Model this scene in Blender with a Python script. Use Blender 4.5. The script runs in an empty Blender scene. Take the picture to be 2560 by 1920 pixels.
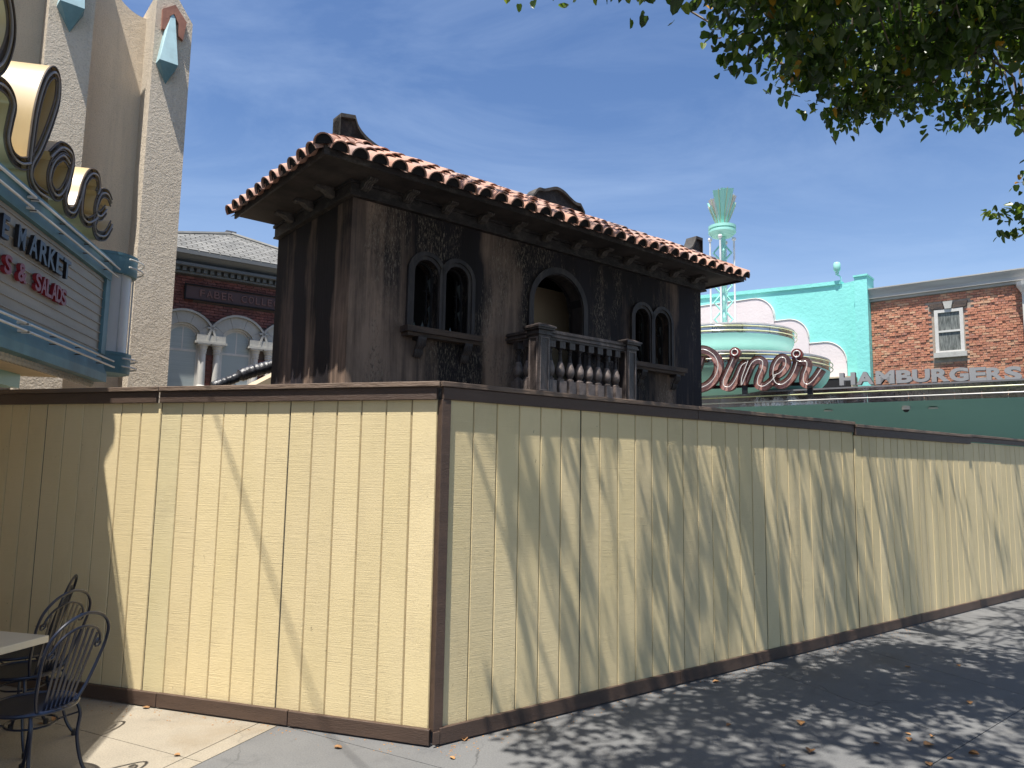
import bpy, math, random
from math import sin, cos, pi, radians, sqrt, atan2
from mathutils import Vector, Matrix, noise as mnoise
random.seed(7)
R_ = random.random
SC = bpy.context.scene
COL = SC.collection
# ---------------- camera, sky, sun, exposure ----------------
FPX, PITCH, ROLL, CAMH = 1817.0, radians(6.44), radians(1.0), 1.95
cam_f = Vector((0, cos(PITCH), sin(PITCH)))
r0 = Vector((1, 0, 0)); u0 = Vector((0, -sin(PITCH), cos(PITCH)))
cam_r = cos(ROLL)*r0 + sin(ROLL)*u0
cam_u = -sin(ROLL)*r0 + cos(ROLL)*u0
CP = Vector((0, 0, CAMH))
cd = bpy.data.cameras.new('camera'); cam = bpy.data.objects.new('camera', cd); COL.objects.link(cam)
cam.matrix_world = Matrix.Translation(CP) @ Matrix((cam_r, cam_u, -cam_f)).transposed().to_4x4()
cd.sensor_width = 36; cd.lens = 36*FPX/2560; cd.clip_end = 3000; cd.clip_start = .05
SC.camera = cam
SUN_AZ, SUN_EL = 28.0, 70.2            # direction the light travels towards, and the sun's height
wd = bpy.data.worlds.new('World'); SC.world = wd; wd.use_nodes = True
wn = wd.node_tree; bg = wn.nodes['Background']; bg.inputs[1].default_value = .098
sky = wn.nodes.new('ShaderNodeTexSky'); sky.sky_type = 'NISHITA'; sky.sun_disc = False
sky.sun_elevation = radians(SUN_EL); sky.sun_rotation = radians(SUN_AZ+180)
sky.air_density = 1.0; sky.dust_density = .9; sky.ozone_density = 1.8
tc = wn.nodes.new('ShaderNodeTexCoord'); mp = wn.nodes.new('ShaderNodeMapping')
mp.inputs['Scale'].default_value = (1.0, 1.3, 3.0); mp.inputs['Rotation'].default_value = (.3, .5, .2)
nz = wn.nodes.new('ShaderNodeTexNoise'); nz.inputs['Scale'].default_value = 2.3; nz.inputs['Detail'].default_value = 9
nz.inputs['Roughness'].default_value = .62; nz.inputs['Distortion'].default_value = .9
rp = wn.nodes.new('ShaderNodeMapRange'); rp.inputs[1].default_value = .42; rp.inputs[2].default_value = .78; rp.inputs[3].default_value = 0; rp.inputs[4].default_value = .22
mx = wn.nodes.new('ShaderNodeMix'); mx.data_type = 'RGBA'
mx.inputs[7].default_value = (4.9, 5.9, 7.3, 1)
hs = wn.nodes.new('ShaderNodeHueSaturation'); hs.inputs['Saturation'].default_value = 1.16; hs.inputs['Hue'].default_value = .506
L = wn.links.new
L(tc.outputs['Generated'], mp.inputs[0]); L(mp.outputs[0], nz.inputs[0]); L(nz.outputs[0], rp.inputs[0]); 
sz = wn.nodes.new('ShaderNodeSeparateXYZ'); L(tc.outputs['Generated'], sz.inputs[0])
hz = wn.nodes.new('ShaderNodeMapRange'); hz.inputs[1].default_value = .0; hz.inputs[2].default_value = .42; hz.inputs[3].default_value = .34; hz.inputs[4].default_value = 0
ad = wn.nodes.new('ShaderNodeMath'); ad.operation = 'ADD'; ad.use_clamp = True
L(sz.outputs[2], hz.inputs[0]); L(hz.outputs[0], ad.inputs[0]); L(rp.outputs[0], ad.inputs[1]); L(ad.outputs[0], mx.inputs[0])
L(sky.outputs[0], mx.inputs[6]); L(mx.outputs[2], hs.inputs['Color']); L(hs.outputs[0], bg.inputs[0])
sd = bpy.data.lights.new('sun', 'SUN'); sun = bpy.data.objects.new('sun', sd); COL.objects.link(sun)
sd.energy = 5.0; sd.angle = radians(.53); sd.color = (1, .955, .88)
az, el = radians(SUN_AZ), radians(SUN_EL)
LDIR = Vector((sin(az)*cos(el), cos(az)*cos(el), -sin(el)))
sun.rotation_euler = LDIR.to_track_quat('-Z', 'Y').to_euler()
vs = SC.view_settings; vs.view_transform = 'Standard'; vs.look = 'None'; vs.exposure = .74; vs.gamma = 1; vs.use_curve_mapping = False

# ---------------- geometry of lines of sight (to measure real places from the picture) ----------------
def ray(x, y): return cam_f*FPX + cam_r*(x-1280) - cam_u*(y-960)
def gnd(x, y, z=0):
    d = ray(x, y); return CP + d*((z-CAMH)/d.z)
def at(x, dep, y=1170):
    d = ray(x, y); p = CP + d*(dep/d.y); return Vector((p.x, p.y, 0))
class Frame:
    def __init__(s, p, a):
        s.a = a; r = radians(a); s.p = Vector((p[0], p[1], 0)); s.X = Vector((sin(r), cos(r), 0)); s.Y = Vector((-cos(r), sin(r), 0))
    def on(s, x, y, yo=0):
        d = ray(x, y); t = (s.p+s.Y*yo-CP).dot(s.Y)/d.dot(s.Y); q = CP+d*t-s.p; return (q.dot(s.X), q.z)
    def w(s, x, y, z): return s.p+s.X*x+s.Y*y+Vector((0, 0, z))

# ---------------- mesh helpers ----------------
class MB:
    def __init__(s): s.v = []; s.f = []; s.m = []
    def add(s, v, f, mi=0):
        n = len(s.v); s.v += [tuple(p) for p in v]; s.f += [tuple(i+n for i in q) for q in f]; s.m += [mi]*len(f); return s
    def box(s, x0, x1, y0, y1, z0, z1, mi=0):
        return s.add([(x0,y0,z0),(x1,y0,z0),(x1,y1,z0),(x0,y1,z0),(x0,y0,z1),(x1,y0,z1),(x1,y1,z1),(x0,y1,z1)],
                     [(0,3,2,1),(4,5,6,7),(0,1,5,4),(1,2,6,5),(2,3,7,6),(3,0,4,7)], mi)
    def prism(s, poly, y0, y1, mi=0):        # poly in x,z, extruded along y
        n = len(poly); a = sum(poly[i][0]*poly[(i+1)%n][1]-poly[(i+1)%n][0]*poly[i][1] for i in range(n))
        if a < 0: poly = poly[::-1]
        v = [(x, y0, z) for x, z in poly]+[(x, y1, z) for x, z in poly]
        f = [tuple(range(n)), tuple(range(2*n-1, n-1, -1))]+[(i, n+i, n+(i+1)%n, (i+1)%n) for i in range(n)]
        return s.add(v, f, mi)
    def flat(s, poly, z0, z1, mi=0):         # poly in x,y, extruded along z
        n = len(poly); a = sum(poly[i][0]*poly[(i+1)%n][1]-poly[(i+1)%n][0]*poly[i][1] for i in range(n))
        if a < 0: poly = poly[::-1]
        v = [(x, y, z0) for x, y in poly]+[(x, y, z1) for x, y in poly]
        f = [tuple(range(n-1, -1, -1)), tuple(range(n, 2*n))]+[(i, (i+1)%n, n+(i+1)%n, n+i) for i in range(n)]
        return s.add(v, f, mi)
    def tube(s, path, r, n=8, mi=0, closed=False):
        path = [Vector(p) for p in path]; k = len(path); rr = r if isinstance(r, (list, tuple)) else [r]*k
        v = []; up = None
        for i, p in enumerate(path):
            if closed: t = path[(i+1)%k]-path[i-1]
            else: t = path[min(i+1, k-1)]-path[max(i-1, 0)]
            t.normalize()
            if up is None: up = Vector((0, 0, 1)) if abs(t.z) < .9 else Vector((1, 0, 0))
            a = t.cross(up)
            if a.length < 1e-5: a = t.cross(Vector((1, 0, .1)))
            a.normalize(); b = a.cross(t); up = b
            for j in range(n):
                w = 2*pi*j/n; v.append(p+(a*cos(w)+b*sin(w))*rr[i])
        f = []
        for i in range(k if closed else k-1):
            for j in range(n):
                a0 = i*n+j; a1 = i*n+(j+1)%n; b0 = ((i+1)%k)*n+j; b1 = ((i+1)%k)*n+(j+1)%n
                f.append((a0, b0, b1, a1))
        if not closed: f += [tuple(range(n)), tuple(range(k*n-1, k*n-n-1, -1))]
        return s.add(v, f, mi)
    def lathe(s, prof, c=(0, 0), n=16, mi=0, a0=0, a1=2*pi):
        full = abs(a1-a0-2*pi) < 1e-6; m = n if full else n+1; v = []
        for r, z in prof:
            for j in range(m):
                w = a0+(a1-a0)*j/n; v.append((c[0]+r*cos(w), c[1]+r*sin(w), z))
        f = []
        for i in range(len(prof)-1):
            for j in range(n):
                f.append((i*m+j, i*m+(j+1)%m, (i+1)*m+(j+1)%m, (i+1)*m+j))
        if full: f += [tuple(range(m-1, -1, -1)), tuple(range((len(prof)-1)*m, len(prof)*m))]
        return s.add(v, f, mi)
    def sphere(s, c, r, n=10, mi=0):
        k = n//2; return s.lathe([(max(r*sin(pi*i/k), .0003), c[2]-r*cos(pi*i/k)) for i in range(k+1)], (c[0], c[1]), n, mi)
    def obj(s, name, mat, parent=None, smooth=False, **kw):
        me = bpy.data.meshes.new(name); me.from_pydata(s.v, [], s.f)
        for m in (mat if isinstance(mat, (list, tuple)) else [mat]): me.materials.append(m)
        if isinstance(mat, (list, tuple)): me.polygons.foreach_set('material_index', s.m)
        if smooth: me.polygons.foreach_set('use_smooth', [True]*len(me.polygons))
        me.update()
        if smooth:
            try: me.set_sharp_from_angle(angle=radians(40))
            except Exception: pass
        o = bpy.data.objects.new(name, me); COL.objects.link(o); o.parent = parent
        for k_, v_ in kw.items(): o[k_] = v_
        return o
def inst(o, parent, loc=(0, 0, 0), rot=(0, 0, 0), scale=(1, 1, 1), **kw):
    c = o.copy(); COL.objects.link(c); c.parent = parent; c.location = loc; c.rotation_euler = rot; c.scale = scale
    for k_, v_ in kw.items(): c[k_] = v_
    return c
def thing(name, label, cat, frame=None, loc=(0, 0, 0), rz=0, group=None):
    o = bpy.data.objects.new(name, None); COL.objects.link(o); o.empty_display_size = .1
    if frame: o.location = frame.p; o.rotation_euler = (0, 0, radians(90-frame.a))
    else: o.location = loc; o.rotation_euler = (0, 0, rz)
    o['label'] = label; o['category'] = cat
    if group: o['group'] = group
    return o
def tag(o, label, cat, group=None):
    o['label'] = label; o['category'] = cat
    if group: o['group'] = group
    return o
def dup(o, parent=None):
    c = o.copy(); COL.objects.link(c); c.parent = parent
    for ch in list(o.children): dup(ch, c)
    return c
def spline(pts, k=6, closed=False):
    out = []; n = len(pts); P = [Vector(p) for p in pts]
    for i in range(n if closed else n-1):
        if closed: a, b, c, d = P[i-1], P[i], P[(i+1)%n], P[(i+2)%n]
        else: a, b, c, d = P[max(i-1, 0)], P[i], P[i+1], P[min(i+2, n-1)]
        for j in range(k):
            t = j/k
            out.append(.5*((2*b)+(c-a)*t+(2*a-5*b+4*c-d)*t*t+(3*b-a-3*c+d)*t**3))
    if not closed: out.append(P[-1])
    return out

# ---------------- materials ----------------
def nodes(name):
    m = bpy.data.materials.new(name); m.use_nodes = True; nt = m.node_tree; return m, nt, nt.nodes['Principled BSDF']
def nn(nt, t, **kw):
    n = nt.nodes.new('ShaderNode'+t)
    for k, v in kw.items():
        if k.startswith('i_'): n.inputs[k[2:].replace('_', ' ')].default_value = v
        else: setattr(n, k, v)
    return n
def ramp(nt, fac, stops, interp='LINEAR'):
    r = nt.nodes.new('ShaderNodeValToRGB'); e = r.color_ramp.elements; r.color_ramp.interpolation = interp
    while len(e) < len(stops): e.new(.5)
    for i, (p, c) in enumerate(stops):
        e[i].position = p; e[i].color = (c, c, c, 1) if isinstance(c, (int, float)) else (*c, 1)
    nt.links.new(fac, r.inputs[0]); return r.outputs[0]
def mixc(nt, f, a, b, mode='MIX'):
    m = nt.nodes.new('ShaderNodeMix'); m.data_type = 'RGBA'; m.blend_type = mode
    for i, v in ((0, f), (6, a), (7, b)):
        if isinstance(v, (int, float)): m.inputs[i].default_value = v
        elif isinstance(v, tuple): m.inputs[i].default_value = (*v, 1)
        else: nt.links.new(v, m.inputs[i])
    return m.outputs[2]
def math_(nt, op, a, b=0, clamp=False):
    m = nt.nodes.new('ShaderNodeMath'); m.operation = op; m.use_clamp = clamp
    for i, v in ((0, a), (1, b)):
        if isinstance(v, (int, float)): m.inputs[i].default_value = v
        else: nt.links.new(v, m.inputs[i])
    return m.outputs[0]
def noise(nt, vec, scale, stretch=(1, 1, 1), detail=4, rough=.55, dist=0, off=(0, 0, 0)):
    mp = nt.nodes.new('ShaderNodeMapping'); mp.inputs['Scale'].default_value = stretch; mp.inputs['Location'].default_value = off
    nt.links.new(vec, mp.inputs[0]); n = nt.nodes.new('ShaderNodeTexNoise'); n.inputs['Scale'].default_value = scale
    n.inputs['Detail'].default_value = detail; n.inputs['Roughness'].default_value = rough; n.inputs['Distortion'].default_value = dist
    nt.links.new(mp.outputs[0], n.inputs[0]); return n.outputs[0]
def coords(nt, rand=False):
    t = nt.nodes.new('ShaderNodeTexCoord'); v = t.outputs['Object']
    if rand:
        oi = nt.nodes.new('ShaderNodeObjectInfo'); c = nt.nodes.new('ShaderNodeCombineXYZ')
        for i in range(3): nt.links.new(math_(nt, 'MULTIPLY', oi.outputs['Random'], 31.7+i*13), c.inputs[i])
        a = nt.nodes.new('ShaderNodeVectorMath'); nt.links.new(v, a.inputs[0]); nt.links.new(c.outputs[0], a.inputs[1]); v = a.outputs[0]
    return v
def pm(name, col, col2=None, rough=.7, scale=3, stretch=(1, 1, 1), bump=0, bscale=40, bstretch=(1, 1, 1), metal=0, vary=.12, dirt=0, dirtcol=(.05, .04, .035), rand=False, spec=.5, bdist=.01, coat=0):
    m, nt, b = nodes(name); v = coords(nt, rand)
    if col2 is None: col2 = tuple(c*(1-vary*1.6) for c in col)
    n = noise(nt, v, scale, stretch, 6, .6)
    c = mixc(nt, ramp(nt, n, [(.35, 0), (.66, 1)]), col, col2)
    if rand:
        oi = nt.nodes.new('ShaderNodeObjectInfo')
        hv = nt.nodes.new('ShaderNodeHueSaturation'); nt.links.new(c, hv.inputs['Color'])
        nt.links.new(math_(nt, 'ADD', 1-vary*.6, math_(nt, 'MULTIPLY', oi.outputs['Random'], vary*1.2)), hv.inputs['Value']); c = hv.outputs[0]
    if dirt:
        d = noise(nt, v, scale*.8, (stretch[0]*1.7, stretch[1]*1.7, stretch[2]*.5), 8, .7, .4, (3, 7, 1))
        c = mixc(nt, ramp(nt, d, [(.5, 0), (.78, dirt)]), c, dirtcol)
    nt.links.new(c, b.inputs['Base Color'])
    b.inputs['Roughness'].default_value = rough; b.inputs['Metallic'].default_value = metal
    b.inputs['Specular IOR Level'].default_value = spec; b.inputs['Coat Weight'].default_value = coat
    if bump:
        bn = noise(nt, v, bscale, bstretch, 5, .6)
        bu = nt.nodes.new('ShaderNodeBump'); bu.inputs['Strength'].default_value = bump; bu.inputs['Distance'].default_value = bdist
        nt.links.new(bn, bu.inputs['Height']); nt.links.new(bu.outputs[0], b.inputs['Normal'])
    return m

def siding(name, col, green=False):
    m, nt, b = nodes(name); v = coords(nt, True)
    oi = nt.nodes.new('ShaderNodeObjectInfo')
    n1 = noise(nt, v, 1.3, (1, 1, .6), 5, .6)
    c = mixc(nt, ramp(nt, n1, [(.3, 0), (.7, 1)]), col, tuple(x*y for x, y in zip(col, (.92, .92, .86))))
    saw = noise(nt, v, 9, (.3, .3, 36), 4, .7, .12)
    sm = noise(nt, v, 2.6, (1, 1, 1), 3, .6, 0, (6, 6, 2)); saw = math_(nt, 'ADD', .5, math_(nt, 'MULTIPLY', math_(nt, 'SUBTRACT', saw, .5), ramp(nt, sm, [(.3, .35), (.62, 1.35)])))
    c = mixc(nt, ramp(nt, saw, [(.56, 0), (.78, .30)]), c, tuple(x*.70 for x in col))
    # scuffs, nail heads and chips
    ch = noise(nt, v, 26, (1, 1, .7), 3, .7, .5, (5, 2, 9))
    c = mixc(nt, ramp(nt, ch, [(.715, 0), (.74, .7)]), c, (.16, .12, .08))
    dirt = noise(nt, v, 2.2, (1, 1, .4), 7, .7, .3, (1, 8, 3))
    c = mixc(nt, ramp(nt, dirt, [(.52, 0), (.8, .28)]), c, (.36, .29, .18))
    hv = nt.nodes.new('ShaderNodeHueSaturation'); nt.links.new(c, hv.inputs['Color'])
    nt.links.new(math_(nt, 'ADD', .92, math_(nt, 'MULTIPLY', oi.outputs['Random'], .12)), hv.inputs['Value'])
    nt.links.new(hv.outputs[0], b.inputs['Base Color']); b.inputs['Roughness'].default_value = .62
    b.inputs['Specular IOR Level'].default_value = .3
    fine = noise(nt, v, 60, (1, 1, 1.6), 4, .6)
    h = math_(nt, 'ADD', math_(nt, 'MULTIPLY', saw, 1.0), math_(nt, 'MULTIPLY', fine, .5))
    bu = nt.nodes.new('ShaderNodeBump'); bu.inputs['Strength'].default_value = .6; bu.inputs['Distance'].default_value = .006
    nt.links.new(h, bu.inputs['Height']); nt.links.new(bu.outputs[0], b.inputs['Normal'])
    return m
M_plank = siding('cream_siding', (.76, .62, .365))
M_plank2 = siding('pale_green_siding', (.72, .61, .37))
M_groove = pm('siding_groove', (.34, .26, .14), rough=.8, scale=9, bump=.3)
M_seam = pm('dark_seam', (.06, .05, .035), rough=.9)  # dark colour of the joints between siding panels
M_brown = pm('brown_painted_wood', (.085, .052, .036), (.062, .038, .027), .55, 2, (1, 6, 6), .5, 9, (2, 30, 30), vary=.2, rand=True)
M_browntop = pm('weathered_brown_cap', (.175, .122, .086), (.115, .078, .056), .6, 2, (1, 6, 6), .9, 5, (1.5, 40, 12), vary=.25, rand=True)

def soot(name, prof, base=(.29, .20, .145), dark=(.011, .008, .009), length=5.72, axis=0, peel=True, strength=1.0):
    m, nt, b = nodes(name); v = coords(nt)
    sx = nt.nodes.new('ShaderNodeSeparateXYZ'); nt.links.new(v, sx.inputs[0])
    warp = noise(nt, v, 1.6, (1, 1, .35), 3, .6)
    xx = math_(nt, 'ADD', sx.outputs[axis], math_(nt, 'MULTIPLY', math_(nt, 'SUBTRACT', warp, .5), .55))
    u = math_(nt, 'DIVIDE', xx, length)
    pf = ramp(nt, u, prof, 'EASE')
    streak = noise(nt, v, 5.5, (1.6, 1.6, .13), 7, .62, .3)
    streak2 = noise(nt, v, 22, (1.6, 1.6, .06), 5, .7, .2, (4, 4, 0))
    blot = noise(nt, v, 1.7, (1, 1, .8), 5, .65, .4, (2, 9, 4))
    s = math_(nt, 'ADD', math_(nt, 'ADD', .10, math_(nt, 'MULTIPLY', pf, 1.0)), math_(nt, 'MULTIPLY', math_(nt, 'SUBTRACT', streak, .5), 1.3))
    s = math_(nt, 'ADD', s, math_(nt, 'MULTIPLY', math_(nt, 'SUBTRACT', streak2, .5), .35))
    s = math_(nt, 'ADD', s, math_(nt, 'MULTIPLY', math_(nt, 'SUBTRACT', blot, .5), .7))
    # the fire blackened the top most
    s = math_(nt, 'ADD', s, math_(nt, 'MULTIPLY', math_(nt, 'SUBTRACT', sx.outputs[2], 3.7), .16))
    s = math_(nt, 'MULTIPLY', s, strength)
    c = mixc(nt, ramp(nt, s, [(.12, 0), (.42, .55), (.78, 1)]), base, dark)
    tint = noise(nt, v, 1.1, (1, 1, .3), 3, .5, 0, (7, 1, 2))
    c = mixc(nt, ramp(nt, tint, [(.4, 0), (.7, .55)]), c, mixc(nt, .3, c, (.09, .08, .115)))
    h = streak2
    if peel:
        pz = noise(nt, v, 1.9, (1.6, 1.6, .5), 5, .65, .3, (11, 3, 8))
        pz = math_(nt, 'ADD', pz, math_(nt, 'MULTIPLY', ramp(nt, u, [(0, .2), (.045, .75), (.10, .8), (.125, .4), (.17, .85), (.20, .5), (.26, .6), (.29, .3), (.36, .35), (.40, .6), (.48, .35), (.60, .4), (.63, .6), (.72, .3), (.75, .75), (.79, .3), (.86, .6), (.92, .35), (1, .3)]), .28))
        fl = noise(nt, v, 52, (1.5, 1.5, .30), 6, .72, .5, (2, 2, 2))
        fl2 = noise(nt, v, 40, (1, 1, .5), 5, .7, .3, (9, 2, 6))
        mask = ramp(nt, pz, [(.62, 0), (.74, 1)])
        pl = math_(nt, 'MULTIPLY', mask, ramp(nt, fl, [(.53, 0), (.58, 1)]))
        pd = math_(nt, 'MULTIPLY', mask, ramp(nt, fl2, [(.54, 0), (.58, .85)]))
        c = mixc(nt, math_(nt, 'MULTIPLY', pd, .7), c, (.045, .034, .03)); c = mixc(nt, math_(nt, 'MULTIPLY', pl, .62), c, (.33, .27, .205))
        h = math_(nt, 'ADD', math_(nt, 'MULTIPLY', pl, 1.2), streak2)
    nt.links.new(c, b.inputs['Base Color']); b.inputs['Roughness'].default_value = .75; b.inputs['Specular IOR Level'].default_value = .3
    bu = nt.nodes.new('ShaderNodeBump'); bu.inputs['Strength'].default_value = .55; bu.inputs['Distance'].default_value = .008
    nt.links.new(h, bu.inputs['Height']); nt.links.new(bu.outputs[0], b.inputs['Normal'])
    return m
M_soot_front = soot('scorched_front_plaster', [(0, .25), (.05, .08), (.10, .42), (.16, .55), (.20, .95), (.265, .8), (.31, .18), (.37, .25), (.42, .9), (.56, .72), (.60, .62), (.66, .72), (.70, .55), (.76, .9), (.84, .55), (.885, .25), (.92, .8), (1, .85)])
M_soot_side = soot('scorched_side_plaster', [(0, .4), (.12, .35), (.2, 1), (.34, .95), (.42, .5), (.5, .35), (.56, .9), (.68, 1), (.76, .4), (.84, .5), (.93, 1), (1, 1)], length=1.90, axis=1, peel=False)
M_char = pm('charred_timber', (.015, .012, .012), (.038, .030, .028), .55, 6, (1, 1, 3), .9, 16, (3, 3, 14), vary=.3, dirt=.45, dirtcol=(.26, .23, .19))
M_bracket = pm('grey_worn_bracket', (.13, .11, .095), (.035, .03, .028), .6, 14, (1, 1, 1), .6, 30)
M_scroll = pm('grey_weathered_parapet', (.085, .08, .072), (.04, .036, .034), .7, 5, (1, 1, 1), .5, 18, dirt=.3, dirtcol=(.2, .15, .1))
M_char2 = pm('charred_moulding', (.016, .013, .015), (.045, .036, .036), .6, 7, (1, 1, .4), .6, 30, (1, 1, .3), vary=.3, dirt=.3, dirtcol=(.22, .18, .14))
M_soffit = pm('smoky_soffit', (.024, .018, .016), (.07, .055, .047), .8, 3, (1, 1, 1), .3, 20)
M_sill = pm('scorched_sill_wood', (.10, .065, .045), (.03, .022, .02), .7, 5, (.6, 3, 3), .8, 14, (1, 8, 8))
M_bal = pm('scorched_balustrade', (.085, .065, .058), (.02, .016, .016), .45, 3.5, (1, 1, .5), .8, 60, (1, 1, .6), spec=.6, dirt=.5, dirtcol=(.26, .22, .21))
M_balhi = pm('bare_grey_plaster', (.25, .20, .18), (.10, .078, .07), .45, 9, bump=.8, bscale=70, spec=.6)
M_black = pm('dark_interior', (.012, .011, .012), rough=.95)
M_beige = pm('beige_room_wall', (.70, .55, .38), (.6, .46, .31), .9, 1.2, (1, 1, .6))
def tile_mat():
    m, nt, b = nodes('terracotta'); v = coords(nt, True); oi = nt.nodes.new('ShaderNodeObjectInfo')
    c = ramp(nt, oi.outputs['Random'], [(0, (.40, .20, .14)), (.3, (.44, .235, .165)), (.55, (.36, .21, .165)), (.72, (.46, .27, .20)), (.84, (.26, .17, .145)), (1, (.33, .24, .215))])
    n = noise(nt, v, 9, (1, 1, 1), 6, .65)
    c = mixc(nt, ramp(nt, n, [(.4, 0), (.75, .45)]), c, (.54, .40, .33))
    n2 = noise(nt, v, 14, (1, .6, 1), 6, .7, .3, (4, 4, 1))
    c = mixc(nt, ramp(nt, n2, [(.6, 0), (.75, .6)]), c, (.22, .13, .10))
    nt.links.new(c, b.inputs['Base Color']); b.inputs['Roughness'].default_value = .8
    bu = nt.nodes.new('ShaderNodeBump'); bu.inputs['Strength'].default_value = .4; bu.inputs['Distance'].default_value = .005
    nt.links.new(noise(nt, v, 60), bu.inputs['Height']); nt.links.new(bu.outputs[0], b.inputs['Normal']); return m
M_tile = tile_mat()
def stucco(name, col, sc=70, st=1.0, dist=.02):
    m, nt, b = nodes(name); v = coords(nt)
    n = noise(nt, v, 1.2, (1, 1, .5), 6, .65); sp = noise(nt, v, sc, (1, 1, 1), 4, .7)
    c = mixc(nt, ramp(nt, n, [(.35, 0), (.7, 1)]), col, tuple(x*.86 for x in col))
    c = mixc(nt, ramp(nt, sp, [(.38, .45), (.5, 0)]), c, tuple(x*.62 for x in col))
    gr = noise(nt, v, 3, (2, 2, .15), 6, .65, .2, (3, 1, 5))
    c = mixc(nt, ramp(nt, gr, [(.52, 0), (.8, .4)]), c, (.30, .26, .21))
    nt.links.new(c, b.inputs['Base Color']); b.inputs['Roughness'].default_value = .9; b.inputs['Specular IOR Level'].default_value = .15
    big = noise(nt, v, 9, (1, 1, 1), 5, .6, 1.0)
    h = math_(nt, 'ADD', sp, math_(nt, 'MULTIPLY', big, .9))
    bu = nt.nodes.new('ShaderNodeBump'); bu.inputs['Strength'].default_value = st; bu.inputs['Distance'].default_value = dist
    nt.links.new(h, bu.inputs['Height']); nt.links.new(bu.outputs[0], b.inputs['Normal']); return m
M_stucco = stucco('rough_cream_stucco', (.72, .62, .49), 38, .9, .04)
M_stucco_s = stucco('smooth_cream_stucco', (.72, .60, .45), 60, .8, .02)
M_cream = pm('cream_plaster', (.72, .55, .33), (.6, .45, .27), .8, 2)
M_blue = pm('dusty_blue_paint', (.125, .25, .29), (.085, .18, .215), .5, 3, (1, 1, 1), .2, 12, dirt=.4, dirtcol=(.07, .09, .09))
M_bluelight = pm('pale_blue_paint', (.42, .60, .62), (.35, .5, .52), .6, 6, dirt=.2, dirtcol=(.2, .22, .2))
M_rust = pm('terracotta_plaster', (.38, .17, .11), (.28, .12, .08), .8, 5, bump=.3)
M_board = pm('marquee_letter_board', (.38, .34, .29), (.29, .255, .21), .5, 2.5, (.5, 1, 2), dirt=.35, dirtcol=(.25, .19, .15))
M_blackplastic = pm('black_letter_plastic', (.012, .012, .015), rough=.35)
M_redplastic = pm('dark_red_letter_plastic', (.22, .012, .02), rough=.4)
M_neon = pm('unlit_white_neon_tube', (.70, .68, .63), rough=.2, vary=.1)
M_neony = pm('unlit_yellow_neon_tube', (.72, .74, .42), rough=.2, vary=.1)
M_creammetal = pm('cream_letter_return', (.54, .41, .21), (.47, .35, .18), .35, 2, (1, 1, .3), spec=.6, dirt=.2, dirtcol=(.3, .2, .12))
M_dulltube = pm('dusty_neon_tube', (.30, .26, .22), rough=.3)
M_brownmetal = pm('brown_letter_face', (.12, .085, .05), (.06, .042, .028), .6, 8, (1, 1, 1), .2, 20)
M_bulb = pm('frosted_bulb', (.55, .5, .42), (.4, .35, .28), .25, 10)
M_lens = pm('milky_lens', (.72, .70, .68), (.6, .58, .56), .3, 2, (1, 1, .3))
def brickmat(name, stops, white=0):
    m, nt, b = nodes(name); v = coords(nt); g = nt.nodes.new('ShaderNodeNewGeometry'); oi = nt.nodes.new('ShaderNodeObjectInfo')
    r = math_(nt, 'FRACT', math_(nt, 'ADD', g.outputs['Random Per Island'], oi.outputs['Random']))
    c = ramp(nt, r, stops, 'CONSTANT'); gp = nt.nodes.new('ShaderNodeTexCoord')
    n = noise(nt, g.outputs['Position'], 14, (1, 1, 1), 6, .7); c = mixc(nt, ramp(nt, n, [(.42, 0), (.75, .5)]), c, tuple(min(1, x*1.7+.05) for x in stops[0][1]))
    if white:
        w = noise(nt, g.outputs['Position'], 26, (1, 1, 1), 3, .6, .2, (3, 3, 3)); c = mixc(nt, ramp(nt, w, [(.64, 0), (.67, white)]), c, (.62, .55, .48))
    n3 = noise(nt, g.outputs['Position'], .9, (1, 1, 1), 4, .6); c = mixc(nt, ramp(nt, n3, [(.4, 0), (.7, .4)]), c, mixc(nt, .6, c, (.10, .06, .045)))
    nt.links.new(c, b.inputs['Base Color']); b.inputs['Roughness'].default_value = .85
    bu = nt.nodes.new('ShaderNodeBump'); bu.inputs['Strength'].default_value = .7; bu.inputs['Distance'].default_value = .02
    nt.links.new(n, bu.inputs['Height']); nt.links.new(bu.outputs[0], b.inputs['Normal']); return m
M_brickR = brickmat('orange_red_brick', [(0, (.44, .175, .10)), (.2, (.50, .215, .12)), (.4, (.38, .145, .085)), (.55, (.53, .26, .15)), (.7, (.42, .17, .105)), (.87, (.55, .33, .20)), (.95, (.30, .13, .09))], .7)
M_brickF = brickmat('dark_red_brick', [(0, (.17, .055, .042)), (.25, (.21, .07, .052)), (.5, (.14, .045, .036)), (.75, (.19, .075, .06))])
M_mortarR = pm('sandy_mortar', (.42, .34, .27), rough=.95, vary=.2, scale=6)
M_mortarF = pm('dark_mortar', (.17, .13, .115), rough=.95)
M_stonegrey = pm('pale_grey_stone', (.46, .45, .41), (.38, .37, .34), .85, 3, bump=.4, bscale=20, dirt=.35, dirtcol=(.2, .2, .18))
M_cornice = pm('grey_painted_cornice', (.17, .18, .185), (.12, .13, .135), .6, 2, (.5, 1, 1), .2, 10)
M_corniceR = pm('weathered_grey_cornice', (.42, .41, .38), (.33, .32, .30), .7, 2, (.4, 1, 3), .2, 10)
M_slate = pm('grey_slate', (.20, .195, .18), (.145, .145, .135), .7, 4, vary=.35, rand=True, bump=.4, bscale=25)
M_white = pm('white_painted_wood', (.62, .60, .56), (.52, .5, .46), .6, 4, dirt=.2, dirtcol=(.3, .28, .25))
M_signbrown = pm('brown_sign_board', (.085, .045, .042), rough=.6)
M_signletter = pm('brown_sign_letters', (.20, .10, .085), rough=.6)
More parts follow.
